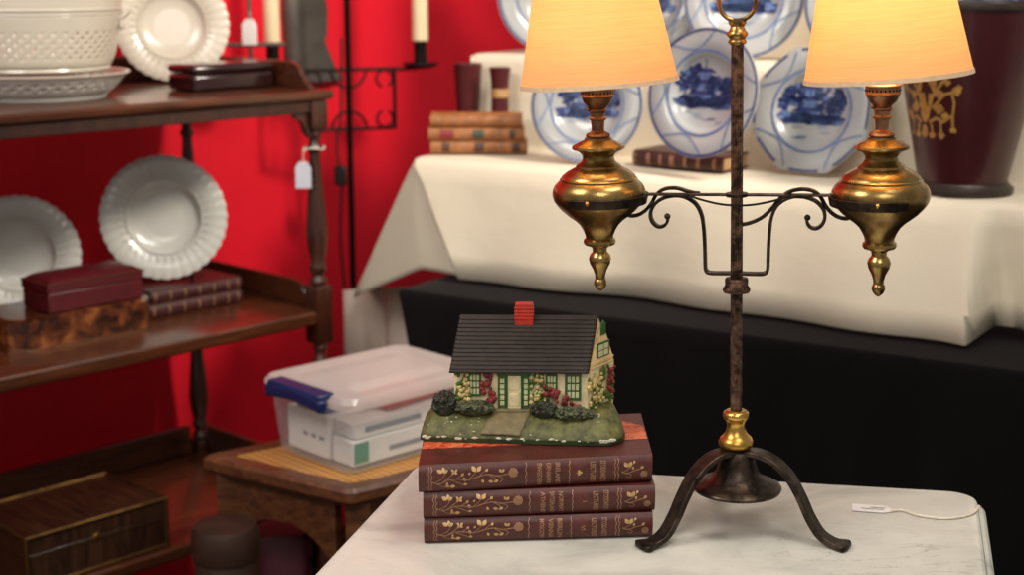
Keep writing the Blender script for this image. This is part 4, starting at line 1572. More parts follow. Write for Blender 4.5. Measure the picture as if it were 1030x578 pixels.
def post(x, y):
    m = MB()
    T = Matrix.Translation((x, y, 0))
    def vase(z0, z1):
        h = z1 - z0
        return [(.010, z0), (.0165, z0 + .004), (.0165, z0 + .010), (.0115, z0 + .016), (.0115, z0 + .022), (.0155, z0 + .028), (.0155, z0 + .036), (.0125, z0 + .042),
                (.0165, z0 + h * .22), (.0195, z0 + h * .30), (.0195, z0 + h * .36), (.0165, z0 + h * .50), (.0125, z0 + h * .66), (.0098, z0 + h * .80),
                (.0095, z0 + h * .84), (.0135, z0 + h * .855), (.0135, z0 + h * .875), (.010, z0 + h * .89), (.0095, z0 + h * .93), (.0135, z0 + h * .945), (.0135, z0 + h * .965),
                (.011, z0 + h * .975), (.016, z1)]
    m.lathe(vase(.055, .262), 24, T)
    m.lathe(vase(.338, .615), 24, T)
    m.lathe(vase(.722, ZT - .068), 24, T)
    for z0, z1 in ((.262, .338), (.612, .722), (ZT - .070, ZT - .0182)):
        k = .0175
        m.rings([[(x - q, y - q, zz), (x + q, y - q, zz), (x + q, y + q, zz), (x - q, y + q, zz)] for q, zz in ((k - .003, z0), (k, z0 + .004), (k, z1 - .004), (k - .003, z1))])
    # shaped spandrels under the top
    po_ = m.build('post', M['dark_wood'], et, smooth=40)
    c = MB().lathe([(.012, .03), (.014, .034), (.014, .05), (.011, .056)], 20, T)
    c.lathe([(0, -.005), (.010, -.005), (.0155, 0), (.0155, .006), (.010, .011), (0, .011)], 20, T @ Matrix.Translation((0, .0, .0165)) @ Matrix.Rotation(pi / 2, 4, 'Y') @ Matrix.Translation((0, 0, -.003)))
    c.build('caster', M['brass'], po_, smooth=40)
for x in (0, -LEN):
    for y in (0, DEP):
        post(x, y)
bs = MB()
for sgx, x0 in ((-1, -.016), (1, -LEN + .016)):
    for y0, y1 in ((-.008, .004), (DEP - .004, DEP + .008)):
        pts = [(0, 0), (0, -.045), (-.004, -.040), (-.010, -.026), (-.018, -.014), (-.030, -.008), (-.034, 0)]
        n = len(pts)
        vs = [(x0 + (sgx * -1) * p * 1.0, y, ZT - .040 + q) for y in (y0, y1) for p, q in pts]
        if sgx < 0:
            vs = [(x0 + p, y, ZT - .040 + q) for y in (y0, y1) for p, q in pts]
        bs.add(vs, [tuple(range(n)), tuple(range(n, 2 * n))[::-1]] + [(i, (i + 1) % n, n + (i + 1) % n, n + i) for i in range(n)])
bs.build('spandrels', M['dark_wood'], et, smooth=30)
def gallery(z, h, side=True):
    MB().box(-LEN + .02, -.02, DEP + .004, DEP + .016, z, z + h).build('back_gallery', M['mahogany'], et, bevel=.003)
    # end boards with an ogee at the front
    for xs in (.002, -LEN - .012):
        m = MB()
        y0 = .022 if z < ZT - .01 else .012
        pts = [(y0, z), (y0, z + .006), (y0 + .012, z + .012), (y0 + .022, z + .026), (y0 + .034, z + h * .86), (y0 + .056, z + h), (DEP - .02 if z < ZT - .01 else DEP + .016, z + h), (DEP - .02 if z < ZT - .01 else DEP + .016, z)]
        n = len(pts)
        vs = [(x, y, zz) for x in (xs, xs + .010) for y, zz in pts]
        m.add(vs, [tuple(range(n)), tuple(range(n, 2 * n))[::-1]] + [(i, (i + 1) % n, n + (i + 1) % n, n + i) for i in range(n)])
        m.build('end_gallery', M['mahogany'], et, smooth=30, bevel=.002)
gallery(ZT, .048)
gallery(ZM, .046)
gallery(ZL, .058)

# --- on the top tier
# pierced basket on its pierced stand
bl = eta(38, .20, ZT)
bpnt = EW(bl, .20, ZT + .0006)
def pierced(prof_fn, r0, rows, seg, hole_rows, rad_fn):
    """lattice wall: grid with staggered openings"""
    vs, fs = [], []
    for j in range(rows + 1):
        for k in range(seg):
            a = 2 * pi * k / seg
            r, z = prof_fn(j / rows)
            q = r * rad_fn(a)
            vs.append((q * cos(a), q * sin(a), z))
    for j in range(rows):
        for k in range(seg):
            if j in hole_rows and (k + (2 if hole_rows.index(j) % 2 else 0)) % 4 == 0:
                continue
            k2 = (k + 1) % seg
            fs.append((j * seg + k, j * seg + k2, (j + 1) * seg + k2, (j + 1) * seg + k))
    return vs, fs
oval = lambda a: 1.0
bst = thing('pierced_stand', 'low white pierced creamware stand beneath the pierced basket', 'stand', bpnt)
MB().lathe([(0, 0), (.112, 0), (.114, .003), (.108, .006), (0, .006)], 72).build('base', M['creamware'], bst, smooth=40)
v_, f_ = pierced(lambda t: (.108 + .038 * t ** .7, .005 + .034 * t), .1, 9, 144, [4, 6], oval)
MB().add(v_, f_).build('pierced_wall', M['creamware'], bst, smooth=50, solid=.003)
MB().rings([[(q * cos(2 * pi * k / 96), q * sin(2 * pi * k / 96), zz) for k in range(96)] for q, zz in ((.1445, .0375), (.1515, .0395), (.1535, .0425), (.151, .0440), (.1445, .0415), (.1445, .0375))], caps=False).build('rim', M['creamware_warm'], bst, smooth=60)
bsk = thing('pierced_basket', 'large white creamware basket with lattice-pierced sides on the top tier', 'basket', bpnt + Vector((0, 0, .0455)))
MB().lathe([(0, 0), (.118, 0), (.122, .004), (.120, .010), (0, .008)], 72).build('base', M['creamware_warm'], bsk, smooth=40)
v_, f_ = pierced(lambda t: (.119 + .024 * t ** .6, .008 + .085 * t), .12, 22, 176, [4, 6, 8, 10, 12, 14], oval)
MB().add(v_, f_).build('pierced_wall', M['creamware_warm'], bsk, smooth=50, solid=.0035)
rp_ = MB()
for q, zz in ((.1435, .094), (.1445, .101), (.1440, .114)):
    rp_.tube([(q * cos(2 * pi * k / 96), q * sin(2 * pi * k / 96), zz) for k in range(96)], .0028, 8, True)
rp_.build('reeded_bands', M['creamware_warm'], bsk, smooth=60)
v_, f_ = pierced(lambda t: (.1435 + .004 * t, .094 + .05 * t), .12, 8, 176, [5], oval)
MB().add(v_, f_).build('upper_wall', M['creamware_warm'], bsk, smooth=50, solid=.0035)
for sg in (0.0, pi):
    hd = MB()
    R3 = Matrix.Rotation(sg + .12, 4, 'Z')
    hd.tube(smoothpath([(.143, -.018, .085), (.152, -.014, .092), (.1565, -.006, .098), (.1565, .006, .098), (.152, .014, .092), (.143, .018, .085)], 5), .0034, 8, M=R3)
    for k in range(9):
        hd.ball((.1455, -.016 + .004 * k, .072 + .004 * sin(k * 2)), .0036, 8, M=R3)
    hd.build('handle', M['creamware_warm'], bsk, smooth=60)

pl = EW(eta(176, .315, ZT), .315, ZT + .0015)
creamware_plate('white shell-edged plate standing on the top tier beside the basket', facing(pl, .106, heading(pl), radians(9)), .106, 36, M['creamware_warm'])
# easel for it
def easel(label, base, yaw, w, h):
    e = thing('plate_easel', label, 'plate stand', base, yaw + pi / 2)
    for sg in (-1, 1):
        m = MB()
        m.tube(smoothpath([(sg * w, .055, .0016), (sg * w, .0, .0016), (sg * w, -.024, .0016), (sg * w, -.029, .006), (sg * w, -.0285, .017)], 5), .0013, 6)
        m.tube(smoothpath([(sg * w, .055, .0016), (sg * w * .9, .048, h * .5), (sg * w * .7, .052, h)], 5), .0013, 6)
        m.build('wire_foot', M['black_iron'], e, smooth=60)
    MB().tube([(-w, .0535, .018), (w, .0535, .018)], .0012, 6).build('cross_wire', M['black_iron'], e, smooth=60)
# dark flat box
db = thing('flat_box', 'low dark polished box with rounded edges on the top tier', 'box', EW(-.185, .095, ZT + .0006), EA)
MB().box(0, .172, 0, .085, 0, .030).build('body', M['dark_box'], db, bevel=.006)
MB().box(-.001, .173, -.001, .086, .0308, .047).build('lid', M['dark_box'], db, bevel=.007)
# iron stem with a cross bar, tag tied to it
sx = eta(252.5, .33, ZT)
rl = thing('iron_stem_stand', 'thin grey iron stem with a cross bar behind the flat box', 'stand', EW(sx, .33, ZT + .0006), radians(12))
MB().lathe([(0, 0), (.03, 0), (.032, .003), (.02, .007), (.006, .012), (.0, .013)], 32).build('base', M['pewter'], rl, smooth=50)
MB().lathe([(0, .012), (.0042, .012), (.0042, .059), (.0055, .063), (.0042, .068), (.0042, .30), (0, .302)], 16).build('stem', M['pewter'], rl, smooth=40)
MB().tube([(-.046, 0, .064), (.070, 0, .064)], .0042, 10).build('cross_bar', M['pewter'], rl, smooth=60)
def hang_tag(label, top, w, h, m, strl, rz):
    t = thing('hang_tag', label, 'tag', top, rz)
    z0 = -strl
    pr = [(-w * .5, z0 - h), (w * .5, z0 - h), (w * .5, z0 - h * .22), (w * .26, z0), (-w * .26, z0), (-w * .5, z0 - h * .22)]
    n = len(pr)
    MB().add([(x, y, z) for y in (-.0005, .0005) for x, z in pr], [tuple(range(n)), tuple(range(n, 2 * n))[::-1]] + [(i, (i + 1) % n, n + (i + 1) % n, n + i) for i in range(n)]).build('paper', m, t)
    MB().tube(smoothpath([(0, 0, 0), (.001, 0, z0 * .5), (0, 0, z0 + .002), (0, -.001, z0 - .006)], 4), .0009, 6).build('string', M['string'], t, smooth=60)
    return t
p_ = EW(sx, .33, 0)
tdir = Vector((-p_.x, -p_.y, 0)).normalized()
p_ = p_ + tdir * .0075
hang_tag('white paper tag hanging on the thin iron stem', (p_.x, p_.y, at(250, 11, p_.y).z), .030, .050, M['paper'], .016, heading(p_) + pi / 2)

# --- on the middle tier
tl0, tl1 = -.555, -.286
tb_ = thing('tortoiseshell_box', 'brown mottled tortoiseshell box with cut corners under the maroon box', 'box', EW(tl0, .090, ZM + .0006), EA)
def octa(l, d, c, dd=0):
    return [(c - dd, -dd), (l - c + dd, -dd), (l + dd, c - dd), (l + dd, d - c + dd), (l - c + dd, d + dd), (c - dd, d + dd), (-dd, d - c + dd), (-dd, c - dd)]
L_, D__ = tl1 - tl0, .150
MB().rings([[(x, y, z) for x, y in octa(L_, D__, .028, dd)] for dd, z in ((0, .004), (0, .034))]).build('body', M['tortoise'], tb_, smooth=20)
MB().rings([[(x, y, z) for x, y in octa(L_, D__, .028, dd)] for dd, z in ((.003, 0), (.003, .003), (0, .0042))]).build('plinth', M['copper'], tb_, smooth=20)
MB().rings([[(x, y, z) for x, y in octa(L_, D__, .028, dd)] for dd, z in ((.001, .0345), (.001, .050), (-.004, .0535))]).build('lid', M['tortoise'], tb_, smooth=20)
mb_ = thing('maroon_box', 'maroon leather box with a domed lid on the tortoiseshell box', 'box', EW(-.484, .108, ZM + .0548), EA)
MB().box(0, .182, 0, .085, 0, .033).build('body', M['maroon_box'], mb_, bevel=.002)
ld = MB()
ld.rings([[(-d, -d, z), (.182 + d, -d, z), (.182 + d, .085 + d, z), (-d, .085 + d, z)] for d, z in ((.001, .0338), (.001, .048), (-.002, .051), (-.012, .057), (-.026, .0615), (-.036, .063))])
ld.build('lid', M['maroon_box'], mb_, smooth=40, bevel=.001)
MB().rings([[(-d, -d, z), (.182 + d, -d, z), (.182 + d, .085 + d, z), (-d, .085 + d, z)] for d, z in ((.0012, .0468), (.0022, .0474), (.0022, .0496), (.0012, .0502))], caps=False).build('lid_moulding', M['mahogany'], mb_)
# two gilt books, plate on them
lx0, lx1 = eta(151, .150, ZM), eta(243, .150, ZM)
zz = ZM + .0006
for i, (lab, dl, th) in enumerate((('lower dark red gilt book under the standing white plate', 0, .025), ('upper dark red gilt book, the white plate standing on it', .004, .024))):
    small_book('gilt_book', lab, 'dark red books on the middle tier', EW(lx0 + dl, .150, zz), EA, lx1 - lx0 - dl, .13, th, M['dark_book'], gb, None)
    zz += th + .0008
pb = EW(eta(168, .212, zz), .212, zz + .0035)
creamware_plate('large white shell-edged plate standing on the two dark red books', facing(pb, .1145, heading(pb), radians(9)), .1145, 36, M['creamware'])
yw = heading(pb)
eb = Vector((pb.x, pb.y, zz + .0002))
easel('small black wire stand holding the large white plate on the books', eb, yw, .046, .09)
p2 = EW(eta(23, .345, ZM), .345, ZM + .0015)
creamware_plate('white shell-edged plate standing behind the maroon box', facing(p2, .109, heading(p2), radians(9)), .109, 36, M['creamware'])

# tag hung on the post
pt = E0 + Vector((-.006, -.021, 0))
zt_ = at(309, 150, pt.y).z
hang_tag('grey paper tag hanging from the front post of the rack', (pt.x - .012, pt.y - .004, zt_), .028, .048, M['paper_grey'], .022, .1)
tw = thing('tie_wire', 'white string tied round the front post above the grey tag', 'string', (E0.x, E0.y, zt_), 0)
MB().tube([(.0185 * cos(t), .0185 * sin(t), .0015 * sin(3 * t)) for t in [2 * pi * k / 32 for k in range(32)]], .0013, 6, True).build('loop', M['string'], tw, smooth=60)
MB().tube(smoothpath([(-.010, -.0165, 0), (-.014, -.022, -.002), (-.018, -.0235, .0005)], 4), .0011, 6).build('loose_end', M['string'], tw, smooth=60)

# --- on the bottom tier
cb = thing('brass_edged_box', 'dark striped wooden box edged with brass on the bottom tier', 'box', EW(-.612, -.002, ZL + .0006), EA)
CL, CD, CH = .262, .19, .088
MB().box(0, CL, 0, CD, 0, CH * .66).build('body', M['coromandel'], cb, bevel=.001)
MB().box(0, CL, 0, CD, CH * .67, CH).build('lid', M['coromandel'], cb, bevel=.001)
e = MB()
t_ = .004
for y in (0, CD):
    e.tube([(0, y, CH), (CL, y, CH)], t_, 8)
    e.tube([(0, y, 0.004), (CL, y, 0.004)], t_ * .8, 8)
for x in (0, CL):
    e.tube([(x, 0, CH), (x, CD, CH)], t_, 8)
    for y in (0, CD):
        e.tube([(x, y, 0), (x, y, CH)], t_, 8)
e.build('brass_edging', M['bronze'], cb, smooth=60)
st_ = MB()
for q in stroke([(.012, .012), (.012, .046), (.018, .052), (CL - .018, .052), (CL - .012, .046), (CL - .012, .012)], .002):
    st_.add([(x, -.0008, z) for x, z in q], [(0, 1, 2, 3)])
for q in stroke([(.012, .012), (.012, .046), (.018, .052), (CD - .018, .052), (CD - .012, .046), (CD - .012, .012)], .002):
    st_.add([(-.0008, x, z) for x, z in q], [(0, 1, 2, 3)])
st_.build('brass_stringing', M['bronze'], cb, smooth=0, merge=False)
MB().lathe([(0, 0), (.007, 0), (.0072, .001), (.005, .0022), (0, .0022)], 20, Matrix.Translation((CL * .48, -.0004, .056)) @ Matrix.Rotation(pi / 2, 4, 'X')).build('lock_plate', M['bright_brass'], cb, smooth=40)

# ------------------------------------------------------------------ caned stool with the plastic box
SZt = .55
S0, SL = on(352, 494, SZt), on(201, 457.5, SZt)
sdir = Vector((.80, .60, 0))
SR, SB = S0 + sdir * .40, SL + sdir * .40
scen = (S0 + SL + SR + SB) / 4
stl = thing('cane_stool', 'wooden stool with a woven cane top, in front of the display rack', 'stool', (scen.x, scen.y, 0))
def sq(ins, z, r=.012):
    return [(x - scen.x, y - scen.y, z) for x, y in round_poly([SL, SB, SR, S0], r, 4, ins)]
fm = MB()
fm.rings([sq(.004, SZt - .026), sq(0, SZt - .02), sq(0, SZt - .006), sq(.005, SZt), sq(.028, SZt), sq(.029, SZt - .006), sq(.029, SZt - .026), sq(.004, SZt - .026)], caps=False)
fm.build('seat_frame', M['stool_wood'], stl, smooth=30)
MB().rings([sq(.0285, SZt - .006), sq(.0285, SZt - .0025)]).build('cane_panel', M['cane'], stl, smooth=30)
# shaped aprons with an arched lower edge
cs = [Vector((p.x - scen.x, p.y - scen.y, 0)) for p in (SL, SB, SR, S0)]
for i in range(4):
    a, b = cs[i], cs[(i + 1) % 4]
    cdir = (b - a).normalized()
    nin = Vector((cdir.y, -cdir.x, 0))
    if nin.dot(-(a + b) / 2) < 0:
        nin = -nin
    a2, b2 = a + cdir * .046 + nin * .02, b - cdir * .046 + nin * .02
    m = MB()
    n = 20
    vs = []
    for dd in (0, .014):
        for k in range(n + 1):
            t = k / n
            p = a2.lerp(b2, t) + nin * dd
            drop = .058 + .06 * abs(2 * t - 1) ** 2.5
            vs += [(p.x, p.y, SZt - .0265), (p.x, p.y, SZt - .0265 - drop)]
    h = 2 * (n + 1)
    fs = []
    for k in range(n):
        q = 2 * k
        fs += [(q, q + 1, q + 3, q + 2), (h + q, h + q + 2, h + q + 3, h + q + 1), (q, q + 2, h + q + 2, h + q), (q + 1, h + q + 1, h + q + 3, q + 3)]
    fs += [(0, h, h + 1, 1), (2 * n, 2 * n + 1, h + 2 * n + 1, h + 2 * n)]
    m.add(vs, fs).build('apron', M['stool_wood'], stl, smooth=40)
for c in cs:
    q = c * (1 - .036 / c.length * 1.25)
    m = MB().lathe([(.012, 0), (.015, .02), (.011, .05), (.016, .16), (.019, .27), (.014, .33), (.02, .36)], 20, Matrix.Translation((q.x, q.y, 0)))
    m.box(q.x - .018, q.x + .018, q.y - .018, q.y + .018, .36, SZt - .027)
    m.build('leg', M['stool_wood'], stl, smooth=40)

K0 = on(353, 478, SZt)
kr = radians(44)
sb = thing('storage_box', 'cloudy clear plastic storage box with a blue clip handle on the cane stool', 'storage box', (K0.x, K0.y, SZt + .0008), kr)
BW, BLn, BH = .185, .25, .098
def rr(x0, x1, y0, y1, r, z, n=5):
    out = []
    for cx, cy, a0 in ((x1 - r, y0 + r, -90), (x1 - r, y1 - r, 0), (x0 + r, y1 - r, 90), (x0 + r, y0 + r, 180)):
        for k in range(n + 1):
            a = radians(a0 + 90 * k / n)
            out.append((cx + r * cos(a), cy + r * sin(a), z))
    return out
def rrd(d, z, r=.018):
    return rr(-d, BLn + d, -d, BW + d, r, z)
bx = MB()
bx.rings([rrd(.004 - .002, .001), rrd(.006, BH * .5), rrd(.010, BH), rrd(.0085, BH), rrd(.0045, BH * .5), rrd(.0005, .003)])
bx.build('body', M['clear'], sb, smooth=40)
lidm = MB()
lidm.rings([rrd(.012, BH + .001, .02), rrd(.018, BH + .004, .022), rrd(.019, BH + .014, .022), rrd(.014, BH + .022, .022), rrd(.006, BH + .0235, .02), rrd(-.004, BH + .022, .02),
            rrd(-.012, BH + .0195, .018), rrd(-.03, BH + .0195, .016), rrd(-.034, BH + .023, .014), rrd(-.06, BH + .0235, .014)])
lidm.build('lid', M['lid'], sb, smooth=40)
hn = MB()
pts = [(-.030, .022 + (BW - .044) * t, BH + .008 + .006 * sin(pi * t)) for t in [k / 14 for k in range(15)]]
hn.bar(pts, (1, 0, 0), .016, .020)
hn.box(-.0365, -.006, .026, BW - .026, BH + .016, BH + .0262)
hn.build('clip_handle', M['blue_plastic'], sb, smooth=50, bevel=.004)
# things inside the plastic box
Mk = Matrix.Translation((K0.x, K0.y, SZt)) @ Matrix.Rotation(kr, 4, 'Z')
def inside(name, label, x0, y0, z0, sx_, sy_, sz_, rz, m, cat='packet', group=None):
    p = Mk @ Vector((x0, y0, z0))
    t = thing(name, label, cat, p, kr + radians(rz), group)
    MB().box(0, sx_, 0, sy_, 0, sz_).build('carton', m, t, bevel=.002)
    return t
t1 = inside('carton', 'white carton with a green mark in the front corner of the clear box', .014, .012, .0055, .215, .05, .040, 0, M['paper'])
MB().box(.002, .03, -.0006, .0, .004, .036).build('printed_mark', M['green_print'], t1)
MB().box(.07, .16, -.0006, 0, .012, .02).build('printed_text', M['grey_print'], t1)
t2 = inside('carton', 'small white carton facing the handle end of the clear box', .010, .066, .0055, .07, .105, .068, 0, M['paper'])
g_ = MB()
for k in range(3):
    g_.box(-.0006, 0, .012 + .02 * k, .024 + .02 * k, .028, .034)
g_.build('printed_text', M['grey_print'], t2)
t3 = inside('carton', 'flat white packet lying on the front carton in the clear box', .02, .014, .0468, .19, .05, .024, 0, M['paper'])
MB().box(.02, .13, -.0006, 0, .008, .017).build('printed_text', M['grey_print'], t3)
t4 = inside('carton', 'blue-printed packet on top of the small carton in the clear box', .012, .08, .0745, .085, .07, .014, 0, M['blue_print'])
t5 = inside('carton', 'grey packet at the back of the clear box', .095, .085, .0055, .14, .08, .045, 0, M['paper_grey'])
t6 = inside('carton', 'white packet under the lid at the back of the clear box', .12, .105, .0518, .105, .06, .030, 0, M['paper'])

t7 = inside('carton', 'red-printed packet lying right under the lid of the clear box', .10, .03, .0735, .11, .07, .016, 6, M['red_print'])

# ------------------------------------------------------------------ under the stool
hb = thing('hide_drum', 'round brown leather drum standing beside the front of the cane stool', 'box', Vector((-.418, 2.225, .001)))
hb.location = at(226, 520, 2.085); hb.location.z = .001
MB().lathe([(0, 0), (.045, 0), (.048, .006), (.048, .43), (.046, .435), (0, .435)], 40).build('body', M['hide'], hb, smooth=40)
MB().lathe([(0, .4358), (.0495, .4358), (.0505, .44), (.0505, .475), (.046, .486), (.02, .492), (0, .493)], 40).build('lid', M['hide'], hb, smooth=40)
pcs = at(241, 535, 2.25); pcs.z = .001
cp = thing('upright_case', 'plum leather case with a black strap standing under the cane stool', 'case', pcs, radians(8))
MB().rings([rr(0, .10, 0, .09, .016, 0.0), rr(0, .11, 0, .09, .016, .390), rr(.004, .106, .004, .086, .014, .396)]).build('body', M['plum'], cp, smooth=40)
sm = MB()
sm.tube(smoothpath([(-.007, .03, .30), (-.008, .015, .370), (.008, .015, .404), (.05, .015, .428), (.1, .02, .411), (.117, .03, .375), (.1175, .042, .3)], 5), .0075, 8, flat=.6)
sm.build('strap', M['black_strap'], cp, smooth=60)

# ------------------------------------------------------------------ wrought-iron floor candelabrum
pY = 3.15
pc0 = at(351, 100, pY)
arm = radians(20)
cd = thing('floor_candelabrum', 'black wrought-iron floor candelabrum with scrolled bracket beside the red wall', 'candelabrum', (pc0.x, pc0.y, 0), arm)
def cz(py):
    return at(351, py, pY).z
ptop = cz(-60)
MB().lathe([(0, .05), (.0065, .05), (.0065, ptop), (.010, ptop + .005), (.006, ptop + .02), (0, ptop + .03)], 14).build('pole', M['black_iron'], cd, smooth=40)
for k in range(3):
    R3 = Matrix.Rotation(radians(120 * k + 60), 4, 'Z')
    MB().bar(smoothpath([(.004, 0, .18), (.03, 0, .17), (.06, 0, .11), (.085, 0, .045), (.11, 0, .012), (.13, 0, .006), (.135, 0, .014)], 5), (0, 1, 0), .012, .006, R3).build('leg', M['black_iron'], cd, smooth=50)
kp = .00207 / cos(arm)
zt, zb2 = cz(70), cz(130)
hw = 45 * kp
br = MB()
br.tube([(-hw, 0, zt), (hw, 0, zt)], .004, 8)
br.tube([(-hw, 0, zb2), (hw, 0, zb2)], .0035, 8)
for sg in (-1, 1):
    br.tube([(sg * hw, 0, zt + .003), (sg * hw, 0, zb2 - .003)], .0042, 8)
br.build('bracket_frame', M['black_iron'], cd, smooth=50)
def arc(cx, cz_, r, a0, a1, n=18):
    return [(cx + r * cos(radians(a0 + (a1 - a0) * k / n)), 0, cz_ + r * sin(radians(a0 + (a1 - a0) * k / n))) for k in range(n + 1)]
for sg in (-1, 1):
    r = 8 * kp
    m = MB()
    m.tube([(sg * x, y, z) for x, y, z in arc(hw - r - .004, zt - r - .002, r, -60, 250)], .0028, 8)
    m.build('corner_curl', M['black_iron'], cd, smooth=50)
    m = MB()
    m.tube([(sg * x, y, z) for x, y, z in arc(hw - r - .004, zb2 + r + .002, r, -250, 60)], .0028, 8)
    m.build('corner_curl', M['black_iron'], cd, smooth=50)
MB().tube(arc(0, zb2, 17 * kp, 0, 180), .0028, 8).build('centre_scroll', M['black_iron'], cd, smooth=50)
MB().tube(arc(0, zt, 17 * kp, 180, 360), .0028, 8).build('centre_scroll', M['black_iron'], cd, smooth=50)
hx_ = 71.5 * kp
for sg in (-1, 1):
    MB().tube(smoothpath([(sg * hw, 0, zt), (sg * (hw + .02), 0, zt - .001), (sg * hx_, 0, zt + .002)], 5), .004, 8).build('arm', M['black_iron'], cd, smooth=50)
    T = Matrix.Translation((sg * hx_, 0, zt + .003))
    MB().lathe([(0, -.003), (.02, -.003), (.036, .003), (.040, .006), (.039, .008), (.02, .003), (.012, .004), (0, .004)], 32, T).build('drip_pan', M['black_iron'], cd, smooth=50)
    zc1 = cz(42.5)
    MB().lathe([(0, .0045), (.0135, .0045), (.0135, zc1 - zt - .004), (.0145, zc1 - zt - .001), (.0125, zc1 - zt - .001), (.012, .03), (0, .03)], 24, T).build('socket', M['black_iron'], cd, smooth=40)
    w_ = Matrix.Translation((pc0.x, pc0.y, 0)) @ Matrix.Rotation(arm, 4, 'Z') @ Vector((sg * hx_, 0, zt + .0335))
    c = thing('candle', 'ivory candle in the iron candelabrum socket nearer the calf books' if sg > 0 else 'ivory candle in the iron candelabrum socket above the display rack', 'candle', w_, 0, 'ivory candles')
    MB().lathe([(0, 0), (.0112, 0), (.0112, .02), (.0175, zc1 - zt - .034 + .002), (.0175, .26), (.0165, .266), (0, .264)][0:2] + [(.0112, zc1 - zt - .0335), (.0168, zc1 - zt - .032), (.0160, .255), (.0145, .262), (0, .260)], 28).build('wax', M['wax'], c, smooth=40)
    MB().lathe([(0, .2605), (.002, .2605), (.0062, .272), (.0055, .284), (.002, .298), (0, .302)], 16).build('flame', M['flame'], c, smooth=60)
# flex with a switch, clipped to the pole
cdx = thing('lamp_flex', 'thin black flex with an inline switch running down the candelabrum pole', 'cable', (pc0.x, pc0.y, 0), 0)
off_ = Vector((-.012, -.010, 0))
pth = smoothpath([off_ + Vector((0, 0, 1.15)), off_ + Vector((-.004, 0, cz(110))), off_ + Vector((-.014, 0, cz(140))), off_ + Vector((-.012, 0, cz(165))), off_ + Vector((-.006, 0, cz(185))),
                  off_ + Vector((-.012, 0, cz(240))), off_ + Vector((-.004, 0, cz(330))), off_ + Vector((-.02, -.01, .2)), off_ + Vector((-.09, -.05, .004)), off_ + Vector((-.2, -.1, .004))], 8)
MB().tube(pth, .0026, 8).build('cord', M['black_strap'], cdx, smooth=60)
MB().box(off_.x - .021, off_.x + .0045, off_.y - .008, off_.y + .008, cz(186), cz(166)).build('switch', M['black_strap'], cdx, bevel=.004)

# ------------------------------------------------------------------ grey waisted panel hung on the wall
wl_ly = WALL_LY - .022
lxp = eta(316, wl_ly, 1.15)
pw = EW(lxp, wl_ly, 0)
kk = pw.length / F / cos(radians(33)) * 1.0
zz0, zz1 = at(313, 83, pw.y).z, at(313, 0, pw.y).z
outl = [(-26, 83), (28, 83), (25, 75), (18, 58), (12, 42), (9, 33), (12, 24), (15, 12), (14, 0), (10, -14), (2, -26), (-10, -30), (-20, -22), (-25, -8), (-27, 10), (-26, 40)]
gp_ = thing('wall_panel', 'dark grey waisted metal panel hung on the red wall behind the candle above the rack', 'wall panel', (pw.x, pw.y, zz0), EA)
def panel_ring(k, y):
    pts = smoothpath([(px * kk * k, y, (83 - py) * (zz1 - zz0) / 83 * (k if k < 1 else 1) + (.004 if k < 1 else 0)) for px, py in outl + outl[:1]], 3)[:-1]
    return [tuple(p) for p in pts]
MB().rings([panel_ring(1, .020), panel_ring(1, .004), panel_ring(.93, -.004), panel_ring(.7, -.012)]).build('shell', M['pewter'], gp_, smooth=50)
MB().tube([(.0, .012, zz1 - zz0 + .055), (0, .016, zz1 - zz0 + .085)], .002, 6).build('hanging_loop', M['black_iron'], gp_, smooth=40)

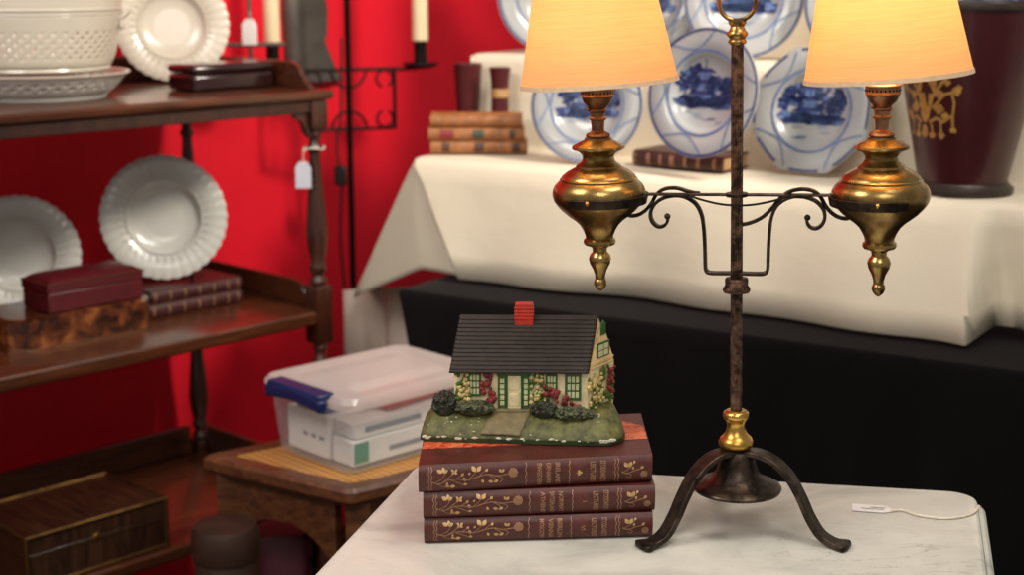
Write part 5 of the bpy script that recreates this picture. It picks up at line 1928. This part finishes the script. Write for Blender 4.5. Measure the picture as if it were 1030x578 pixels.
# ------------------------------------------------------------------ light
def area(name, loc, target, size, energy, color=(1, .9, .78), shape='DISK'):
    l = bpy.data.lights.new(name, 'AREA')
    l.shape, l.size, l.energy, l.color = shape, size, energy, color
    o = bpy.data.objects.new(name, l)
    COL.objects.link(o)
    o.location = loc
    d = Vector(target) - Vector(loc)
    o.rotation_euler = d.to_track_quat('-Z', 'Y').to_euler()
    return o
def spot(name, loc, target, energy, angle, blend=.4, soft=.06, color=(1, .88, .74)):
    l = bpy.data.lights.new(name, 'SPOT')
    l.energy, l.spot_size, l.spot_blend, l.shadow_soft_size, l.color = energy, radians(angle), blend, soft, color
    o = bpy.data.objects.new(name, l)
    COL.objects.link(o)
    o.location = loc
    d = Vector(target) - Vector(loc)
    o.rotation_euler = d.to_track_quat('-Z', 'Y').to_euler()
    return o
spot('ceiling_spot_wall', (1.35, 1.36, 2.6), (-.45, 3.05, .75), 250, 38, .5, .2)
area('ceiling_light_table', (.55, .95, 2.6), (.2, 1.5, .8), .5, 11, (1, .94, .87))
area('ceiling_light_stand', (.9, 1.2, 2.7), (.5, 2.5, .95), .5, 7, (1, .94, .84))
area('fill_light_left', (-1.2, .9, 2.3), (-.35, 2.4, .7), .8, 23, (1, .93, .86))  # added fill, no real fixture: brightens left-facing sides of stool, box and drape
area('fill_light_front', (.2, -.5, 2.4), (.1, 2.0, .8), 1.0, 13, (1, .94, .87))  # added frontal fill from behind the camera, evenly lifts everything; not a room lamp
wd = bpy.data.worlds.new('room_air')
SC.world = wd
wd.use_nodes = True
wd.node_tree.nodes['Background'].inputs[0].default_value = (1, .93, .86, 1)
wd.node_tree.nodes['Background'].inputs[1].default_value = .28

# ------------------------------------------------------------------ camera
cam = bpy.data.cameras.new('camera')
cam.sensor_width = 36
cam.lens = F / 1030 * 36
cam.clip_start = .05
cam.dof.use_dof = True
cam.dof.focus_distance = 1.44
cam.dof.aperture_fstop = 5.6
co = bpy.data.objects.new('camera', cam)
COL.objects.link(co)
co.location = (0, 0, CAMZ)
co.rotation_euler = (pi / 2 - PITCH, 0, 0)
SC.camera = co
SC.view_settings.view_transform = 'Standard'
SC.view_settings.look = 'None'
SC.view_settings.exposure = 0
SC.view_settings.gamma = 1
SC.view_settings.use_curve_mapping = False
SC.cycles.use_denoising = True
SC.cycles.max_bounces = 10
